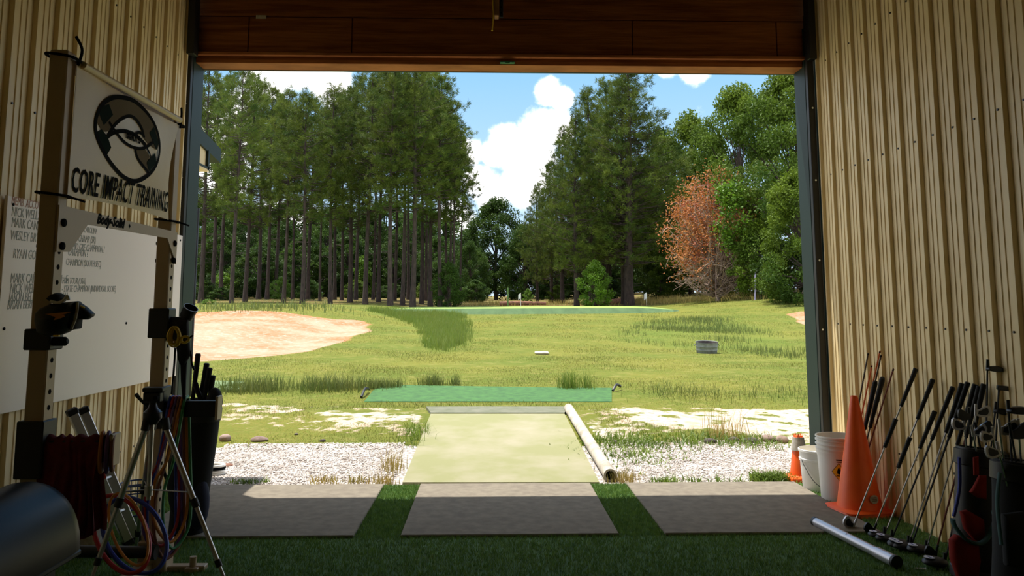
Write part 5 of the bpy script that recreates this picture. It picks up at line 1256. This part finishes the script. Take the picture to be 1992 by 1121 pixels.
def bucket(loc, r0, r1, hgt_, label, rings):
    r = thing('plastic_bucket', label, 'bucket', loc)
    pr = [(0, .006), (r0 - .004, .0), (r0, .008)]
    z_ = hgt_ - .11
    pr += [(r0 + (r1 - r0) * .8, z_)]
    for k in range(rings): zz = z_ + .012 + k * .030; pr += [(r1 - .006, zz), (r1 + .006, zz + .004), (r1 + .007, zz + .012), (r1 - .004, zz + .016)]
    pr += [(r1, hgt_ - .012), (r1 + .006, hgt_ - .008), (r1 + .005, hgt_), (r1 - .006, hgt_), (r1 - .008, hgt_ - .03), (r0 - .006, .02), (0, .016)]
    MB().lathe(pr, 40).build('pail', 'whiteplastic', r)
    return r
bY = 5.97; bX = onY(1637, 960, bY).x - .0
hB = onY(1637, 847, bY).z
bb = bucket((bX, bY, 0), .138, .158, hB, 'large white bucket with a yellow diamond label holding rods beside the big cone', 3)
MB().lathe([(.150, hB - .135), (.157, hB - .135), (.158, hB - .110), (.150, hB - .110)], 40).build('outer_pail_rim', 'whiteplastic', bb)
def cyl_patch(parent, a_c, z_c, halfw, lo_, hi_, m_, nm, r0=.138, r1=.158, lift=.0015, n_=16):
    vs = []; 
    for i in range(n_ + 1):
        u_ = -1 + 2 * i / n_
        for zz in (z_c + lo_(u_), z_c + hi_(u_)):
            rr = r0 + (r1 - r0) * .8 * zz / (hB - .11) + lift; a_ = a_c + u_ * halfw / rr; vs.append((rr * math.cos(a_), rr * math.sin(a_), zz))
    return MB().add(vs, [(2 * i, 2 * i + 2, 2 * i + 3, 2 * i + 1) for i in range(n_)]).build(nm, m_, parent)
aC = -PI / 2 - .46; zC = onY(1624, 920, bY - .15).z
cyl_patch(bb, aC, zC, .050, lambda u_: -.062 * (1 - abs(u_)), lambda u_: .062 * (1 - abs(u_)), 'ink', 'label_border', lift=.001)
cyl_patch(bb, aC, zC, .046, lambda u_: -.057 * (1 - abs(u_)), lambda u_: .057 * (1 - abs(u_)), 'hazard', 'hazard_label', lift=.002)
cyl_patch(bb, aC, zC, .013, lambda u_: -.010 - .006 * (1 - abs(u_)), lambda u_: .010 + .024 * (1 - abs(u_)) + .004 * math.sin(u_ * 9), 'ink', 'flame_symbol', lift=.003)
cyl_patch(bb, aC, zC - .026, .018, lambda u_: -.003, lambda u_: .003, 'ink', 'flame_base', lift=.003)
cyl_patch(bb, aC + .02, zC + .082, .020, lambda u_: -.004, lambda u_: .004, 'ink', 'print_line', lift=.002); cyl_patch(bb, aC + .02, zC + .068, .018, lambda u_: -.003, lambda u_: .003, 'inkgrey', 'print_line', lift=.002)
cyl_patch(bb, aC + .32, zC - .115, .012, lambda u_: -.014, lambda u_: .014, 'ink', 'print_block', lift=.002)
cyl_patch(bb, aC + .62, zC + .02, .020, lambda u_: -.07, lambda u_: .07, 'brownband', 'text_panel', lift=.002)
sY = 6.31; sXX = onY(1597, 930, sY).x; hS = onY(1597, 873, sY).z
sb = thing('plastic_bucket', 'smaller white bucket with wire handle between the small cone and the large bucket', 'bucket', (sXX, sY, 0))
MB().lathe([(0, .006), (.128, 0), (.132, .008), (.146, hS - .09), (.152, hS - .088), (.154, hS - .07), (.147, hS - .066), (.149, hS - .02), (.158, hS - .016), (.158, hS - .002), (.150, hS), (.144, hS - .03), (.126, .02), (0, .014)], 40).build('pail', 'whiteplastic', sb)
MB().tube(smooth_path([(-.150, -.02, hS - .075), (-.145, -.06, hS - .12), (-.10, -.125, hS - .22), (-.02, -.158, hS - .27), (.07, -.14, hS - .23), (.13, -.085, hS - .14), (.15, -.02, hS - .075)]), .0028, 6).build('wire_handle', 'darkmetal', sb)
# rods and grips standing in the large bucket
rods = [((1646, 856), (1689, 687), 'darkrod', 'dark rod in the bucket, tallest on the field side'), ((1652, 858), (1696, 711), 'orangewax', 'short orange rod in the bucket between two dark rods'), ((1660, 858), (1712, 683), 'orangewax', 'tall orange rod in the bucket with the highest tip'), ((1668, 858), (1714, 691), 'darkrod', 'dark rod in the bucket just behind the tallest orange rod'), ((1678, 850), (1738, 718), 'redwax', 'dark red rod in the bucket leaning furthest toward the wall')]
for i, (lo_, hi_, m_, lb) in enumerate(rods):
    hi3 = onX(hi_[0], hi_[1], 2.655 - .008 * i); lo3 = Vector((bX + .01 + .022 * i, bY + .02, .03))
    r = thing('alignment_rod', lb, 'rod', tuple(lo3), 'rods standing in the white bucket')
    MB().tube([lo3, hi3], .0055, 8).build('shaft', m_, r, True); MB().tube([hi3 - (hi3 - lo3).normalized() * .012, hi3], [.0065, .005], 8).build('tip', 'ink', r, True)
for i, (hi_, lb) in enumerate((((1703, 742), 'thick black club grip standing in the bucket behind the cone tip'), ((1717, 735), 'second black club grip standing in the bucket, nearer the wall'))):
    hi3 = onX(hi_[0], hi_[1], 2.63); lo3 = Vector((bX + .05 + .02 * i, bY - .02, .03)); d = hi3 - lo3
    r = thing('golf_club', lb, 'golf club', tuple(lo3), 'club grips in the white bucket')
    MB().tube([lo3, lo3 + d * .62], .005, 8).build('shaft', 'darkmetal', r, True); MB().tube([lo3 + d * .60, hi3 - d * .02, hi3], [.012, .018, .014], 10).build('grip', 'rubber', r, True)

# ---------------------------------------------------------------- golf clubs
def head_frame(shaft_dir, toe):
    z_ = Vector(shaft_dir).normalized(); t_ = Vector(toe); t_ = (t_ - z_ * t_.dot(z_)).normalized(); return z_, t_, z_.cross(t_)
def iron_head(hos, axis, toe, m_, parent, size=1.0, up_=1):
    """blade set off from the hosel point along toe; up_ the direction of the blade's crown along the axis"""
    z_, t_, n_ = head_frame(axis, toe); s = size; z_ = z_ * up_
    prof = [(-.004, -.006), (.02, -.012), (.055, -.012), (.074, .0), (.080, .022), (.074, .046), (.062, .052), (.045, .044), (.02, .026), (.002, .020)]
    a_ = [hos + t_ * (x * s) + z_ * (y * s) for x, y in prof]
    mb = MB().prism(a_, n_ * (.010 * s)); inner = [(x * .66 + .014, y * .66 + .006) for x, y in prof]
    q_ = [hos + t_ * (x * s) + z_ * (y * s) + n_ * (.0112 * s) for x, y in inner]; q2 = [hos + t_ * (x * s) + z_ * (y * s) - n_ * (.0012 * s) for x, y in inner]
    mb.add(q_, [tuple(range(len(q_)))], 1).add(q2, [tuple(range(len(q2)))[::-1]], 1)
    mb.tube([hos - z_ * .008, hos + z_ * .055 * s], [.0075, .0068], 10)
    return mb.build('head', [m_, 'darkmetal'], parent, True)
def wood_head(hos, axis, toe, parent, size=1.0, m_='black', decal=True, up_=1):
    z_, t_, n_ = head_frame(axis, toe); z_ = z_ * up_
    upv = Vector((0, 0, 1)) if abs(Vector(axis).normalized().z) > .3 else z_
    c = hos + t_ * .045 * size
    rot = Matrix((t_, n_, z_)).transposed()
    def fn(q):
        q = Vector(q)
        if q.z < 0: q.z *= .6
        if q.y < -.028 * size: q.y = -.028 * size
        q.x *= 1 - .18 * max(0, q.y) / (.05 * size); return q
    o = MB().ellipsoid(c, (.056 * size, .050 * size, .023 * size), rot, 20, 12, fn=fn).build('head', m_, parent, True)
    MB().tube([hos - z_ * .01, hos + z_ * .05], [.009, .0075], 10).build('hosel', 'black', parent, True)
    if decal:
        pts = []
        for q in range(14):
            a_ = 2 * PI * q / 14; pts.append(c + rot @ Vector((.026 * size + .023 * size * math.cos(a_), -.004 + .022 * size * math.sin(a_), (.0212 * size))))
        MB().prism(pts, z_ * .0015).build('sole_decal', 'sticker', parent, True)
        pts = [c + rot @ Vector((.026 * size + x * size, -.004 + y * size, (.0212 * size) + .0018)) for x, y in ((-.004, -.012), (.006, -.010), (.002, .002), (.008, .010), (-.004, .012), (-.001, 0))]
        MB().prism(pts, z_ * .001).build('decal_print', 'stickerblue', parent, True)
    return o
def leaning(label, base_px, top_px, kind, shaft='chrome', grip_f=.24, grip2=None, tx=2.655, toe=(-1, -.15, 0), size=1.0):
    b_ = onZ(*base_px, .02); t_ = onX(*top_px, tx); d = t_ - b_; L_ = d.length; u_ = d / L_
    r = thing('golf_club', label, 'golf club', (b_.x, b_.y, 0), 'golf clubs leaning on the ribbed wall')
    MB().tube([b_, b_ + d * .5, b_ + d * (1 - grip_f * .7)], [.0045, .0055, .0068], 8).build('shaft', shaft, r, True)
    MB().tube([b_ + d * (1 - grip_f), t_ - u_ * .02, t_ - u_ * .006, t_], [.0105, .0145, .0155, .012], 10).build('grip', 'rubber', r, True)
    if grip2: MB().tube([b_ + d * grip2[0], b_ + d * grip2[1]], [.0115, .0140], 10).build('lower_grip', 'rubber', r, True)
    if kind == 'iron': iron_head(b_ + Vector((0, 0, -.004)), u_, toe, 'tubewhite', r, size)
    elif kind == 'blade': iron_head(b_ + Vector((0, 0, -.006)), u_, toe, 'darkmetal', r, size)
    else: wood_head(b_ + Vector((0, 0, .004)), Vector((0, 0, 1)) * .8 + u_ * .2, toe, r, size)
    return r
leaning('leaning training club with two grips and silver iron head, closest to the cone', (1660, 1024), (1782, 717), 'iron', grip_f=.24, grip2=(.50, .76 - .08), size=1.1)
leaning('second leaning club from the cone, with two black grips and dark blade', (1699, 1032), (1815, 738), 'blade', grip_f=.26, grip2=(.42, .62))
leaning('shortest leaning club, its grip below the others, with a fairway wood head', (1720, 1043), (1819, 800), 'wood', grip_f=.30)
leaning('fourth leaning club from the cone with a long black grip and wood head', (1735, 1049), (1854, 753), 'wood', shaft='darkmetal', grip_f=.34, size=1.0)
leaning('fifth leaning club from the cone with a silver shaft and large dark wood head', (1767, 1061), (1872, 746), 'wood', grip_f=.30, size=1.25)
leaning('sixth leaning club from the cone with a dark shaft and blue white decal', (1772, 1064), (1883, 744), 'wood', shaft='darkmetal', grip_f=.33, size=1.1)
leaning('seventh leaning club from the cone with a silver lower shaft', (1802, 1070), (1897, 748), 'wood', grip_f=.36, size=1.15)
leaning('leaning club with a dark red shaft beside the red golf bag', (1820, 1076), (1905, 752), 'blade', shaft='redwax', grip_f=.30)
leaning('last leaning club from the cone, half hidden by the red golf bag', (1838, 1096), (1914, 747), 'wood', shaft='darkmetal', grip_f=.30, size=1.25)
# silver tube on the turf
a = onZ(1586, 1014, .04); b_ = onZ(1745, 1093, .04); d = (b_ - a); u_ = d.normalized(); a.z = b_.z = .036
tb = thing('silver_tube', 'silver grey ball pickup tube lying on the turf before the leaning clubs', 'tube', ((a.x + b_.x) / 2, (a.y + b_.y) / 2, 0))
MB().tube([a, a + d * .80], .027, 18).build('barrel', 'tubewhite', tb, True)
sl = MB().tube([a + d * .79, a + d * .985], .0315, 18).build('sleeve', 'tubewhite', tb, True)
MB().tube([a + d * .975, a + d * 1.0], [.034, .034], 18).build('dark_mouth', 'black', tb, True)
MB().tube([a - u_ * .012, a + u_ * .012], .0285, 18).build('end_cap', 'black', tb, True)
for s in (.42, .93):
    q = a + d * s; MB().tube([q + Vector((-.006, -.022, .018)), q + Vector((-.008, -.028, .0215))], .007, 8).build('rivet', 'ink', tb, True)
p = onZ(1780, 1106, .006); tag(MB().tube([p, p + Vector((.045, -.012, .0)), p + Vector((.05, -.013, 0))], [.0045, .0045, .009], 8).build('golf_tee', 'whiteplastic'), 'white golf tee lying on the turf below the leaning clubs', 'tee')

# ---------------------------------------------------------------- golf bags on the right
def bag(base, top, r0, r1, body_m, label, nm='golf_bag'):
    r = thing(nm, label, 'golf bag', tuple(base)); d = top - base; L_ = d.length; z_ = d.normalized(); x_ = (Vector((1, 0, 0)) - z_ * z_.x).normalized(); y_ = z_.cross(x_)
    m = Matrix((x_, y_, z_)).transposed().to_4x4(); m.translation = base
    MB().lathe([(0, 0), (r0 * .9, 0), (r0, .02), (r0 * 1.02, .1), (r0 * .97, L_ * .4), (r1, L_ * .8), (r1 * 1.04, L_ - .02), (r1, L_), (r1 * .88, L_), (r1 * .85, L_ - .2), (0, L_ - .21)], 28, m, sy=.9).build('body', body_m, r, True)
    MB().lathe([(r1 * 1.02, L_ - .09), (r1 * 1.09, L_ - .085), (r1 * 1.09, L_ - .012), (r1 * 1.02, L_ - .008)], 28, m, sy=.9).build('top_cuff', 'black', r, True)
    mb = MB(); 
    for a_ in (0, PI / 3, 2 * PI / 3): mb.bar(m @ Vector((r1 * .9 * math.cos(a_), r1 * .8 * math.sin(a_), L_ - .012)), m @ Vector((-r1 * .9 * math.cos(a_), -r1 * .8 * math.sin(a_), L_ - .012)), .012, .014)
    mb.build('divider', 'black', r, True)
    MB().lathe([(r0 * 1.02, 0), (r0 * 1.06, .005), (r0 * 1.06, .05), (r0 * 1.02, .055)], 28, m, sy=.9).build('base_ring', 'black', r, True)
    return r, m, L_
bY1 = 4.28
base1 = Vector((onY(1902, 1121, bY1).x, bY1, 0)); top1 = onY(1908, 873, bY1 + .02)
rb_, m1, L1 = bag(base1, top1, .125, .118, 'black', 'red and black golf bag full of irons standing by the ribbed wall')
def bagp(pts, depth): return [onY(x_, y_, depth) for x_, y_ in pts]
MB().pillow(bagp([(1886, 958), (1892, 950), (1905, 925), (1918, 925), (1918, 972), (1900, 968)], bY1 - .115), (0, 1, 0), .02).build('red_panel', 'redfab', rb_, True)
MB().pillow(bagp([(1868, 995), (1880, 992), (1912, 1010), (1916, 1050), (1895, 1052), (1876, 1030)], bY1 - .105), (0, 1, 0), .035).build('upper_pocket', 'redfab', rb_, True)
MB().pillow(bagp([(1848, 1050), (1858, 1040), (1876, 1044), (1900, 1052), (1905, 1090), (1900, 1128), (1862, 1124), (1850, 1090)], bY1 - .12), (0, 1, 0), .05).build('lower_pocket', 'redfab', rb_, True)
MB().pillow(bagp([(1893, 890), (1903, 888), (1904, 925), (1894, 925)], bY1 - .115), (0, 1, 0), .01).build('red_trim', 'redfab', rb_, True)
MB().tube(smooth_path(bagp([(1853, 1010), (1858, 1025), (1880, 1050), (1905, 1058), (1922, 1045), (1936, 1015), (1933, 995)], bY1 - .16)), .02, 8, flat=.45).build('shoulder_strap', 'teal', rb_, True)
MB().tube(smooth_path(bagp([(1866, 890), (1867, 940), (1862, 975), (1855, 1005)], bY1 - .03)), .009, 8).build('blue_trim', 'blue', rb_, True)
bY2 = 3.72
base2 = Vector((onY(1985, 1150, bY2).x, bY2, 0)); top2 = onY(1990, 898, bY2 + .02)
kb_, m2, L2 = bag(base2, top2, .125, .125, 'blackfab', 'black golf bag nearest the camera at the ribbed wall, cut by the picture edge')
MB().pillow(bagp([(1950, 1000), (1990, 995), (2010, 1060), (1990, 1110), (1955, 1100)], bY2 - .12), (0, 1, 0), .04).build('side_pocket', 'blackfab', kb_, True)
MB().tube(smooth_path(bagp([(1945, 920), (1940, 980), (1948, 1060)], bY2 - .13)), .012, 8, flat=.5).build('carry_strap', 'teal', kb_, True)
def bagclub(label, head_px, depth, m, L_, spot, kind, toe, size=1.0, metal='chrome', grp='club heads in the golf bags'):
    hp_ = onY(head_px[0], head_px[1], depth); ft = m @ Vector((spot[0], spot[1], L_ - .19)); d = (hp_ - ft); u_ = d.normalized()
    r = thing('golf_club', label, 'golf club', tuple(ft), grp)
    MB().tube([ft, hp_], .0048, 8).build('shaft', 'chrome' if metal == 'chrome' else 'darkmetal', r, True)
    if kind == 'iron': iron_head(hp_, u_, toe, 'tubewhite' if metal == 'chrome' else metal, r, size, up_=1)
    elif kind == 'putter':
        z_, t_, n_ = head_frame(u_, toe); mb = MB(); mb.box(hp_ + t_ * .035 + z_ * .012, (.09, .024, .024), Matrix((t_, n_, z_)).transposed(), .004); mb.box(hp_ + t_ * .06 + n_ * .02 + z_ * .008, (.035, .03, .018), Matrix((t_, n_, z_)).transposed(), .004); mb.build('head', metal, r, True)
    else: wood_head(hp_, u_, toe, r, size, m_=metal if metal != 'chrome' else 'darkmetal', decal=False)
    return r
RT, LT = (1, -.2, 0), (-1, -.2, 0)
bagclub('driver standing highest out of the red golf bag', (1921, 718), 4.3, m1, L1, (.04, .02), 'wood', RT, .85, 'darkmetal')
bagclub('putter with a blocky head standing second highest in the golf bags', (1943, 759), 4.25, m1, L1, (.07, .0), 'putter', RT, 1.0, 'darkmetal')
bagclub('bright iron head facing out at the wall side edge of the red golf bag', (1876, 831), 4.26, m1, L1, (-.07, -.03), 'iron', LT, 1.0)
bagclub('iron head beside the bright one in the red golf bag', (1886, 812), 4.24, m1, L1, (-.05, -.02), 'iron', LT, .95, 'darkmetal')
bagclub('copper toned iron head raised behind the others in the red golf bag', (1898, 806), 4.30, m1, L1, (-.02, .02), 'iron', RT, .95)
bagclub('low iron head tucked into the red golf bag cuff', (1893, 846), 4.2, m1, L1, (-.01, -.05), 'iron', RT, .9)
bagclub('iron head showing its edge at the middle of the red golf bag', (1901, 842), 4.22, m1, L1, (.02, -.04), 'iron', RT, 1.0, 'darkmetal')
bagclub('dark wood head low between the two golf bags', (1936, 800), 4.30, m1, L1, (.06, .04), 'wood', RT, .9, 'black')
bagclub('iron head with pale face over the near edge of the red golf bag', (1932, 850), 4.15, m1, L1, (.06, -.06), 'iron', LT, 1.0)
bagclub('large curved iron head standing tall in the black golf bag', (1962, 800), 3.72, m2, L2, (-.05, -.02), 'wood', RT, 1.0, 'darkmetal')
bagclub('silver wedge head facing sideways in the black golf bag', (1946, 842), 3.72, m2, L2, (-.07, -.01), 'iron', RT, 1.1)
bagclub('small iron head low at the edge of the black golf bag', (1944, 882), 3.68, m2, L2, (-.08, -.05), 'iron', LT, .95)
bagclub('wide iron head in the middle of the black golf bag', (1968, 850), 3.68, m2, L2, (-.02, -.04), 'iron', RT, 1.15, 'darkmetal')
bagclub('iron head at the picture edge in the black golf bag', (1982, 838), 3.72, m2, L2, (.02, .02), 'iron', RT, 1.0)
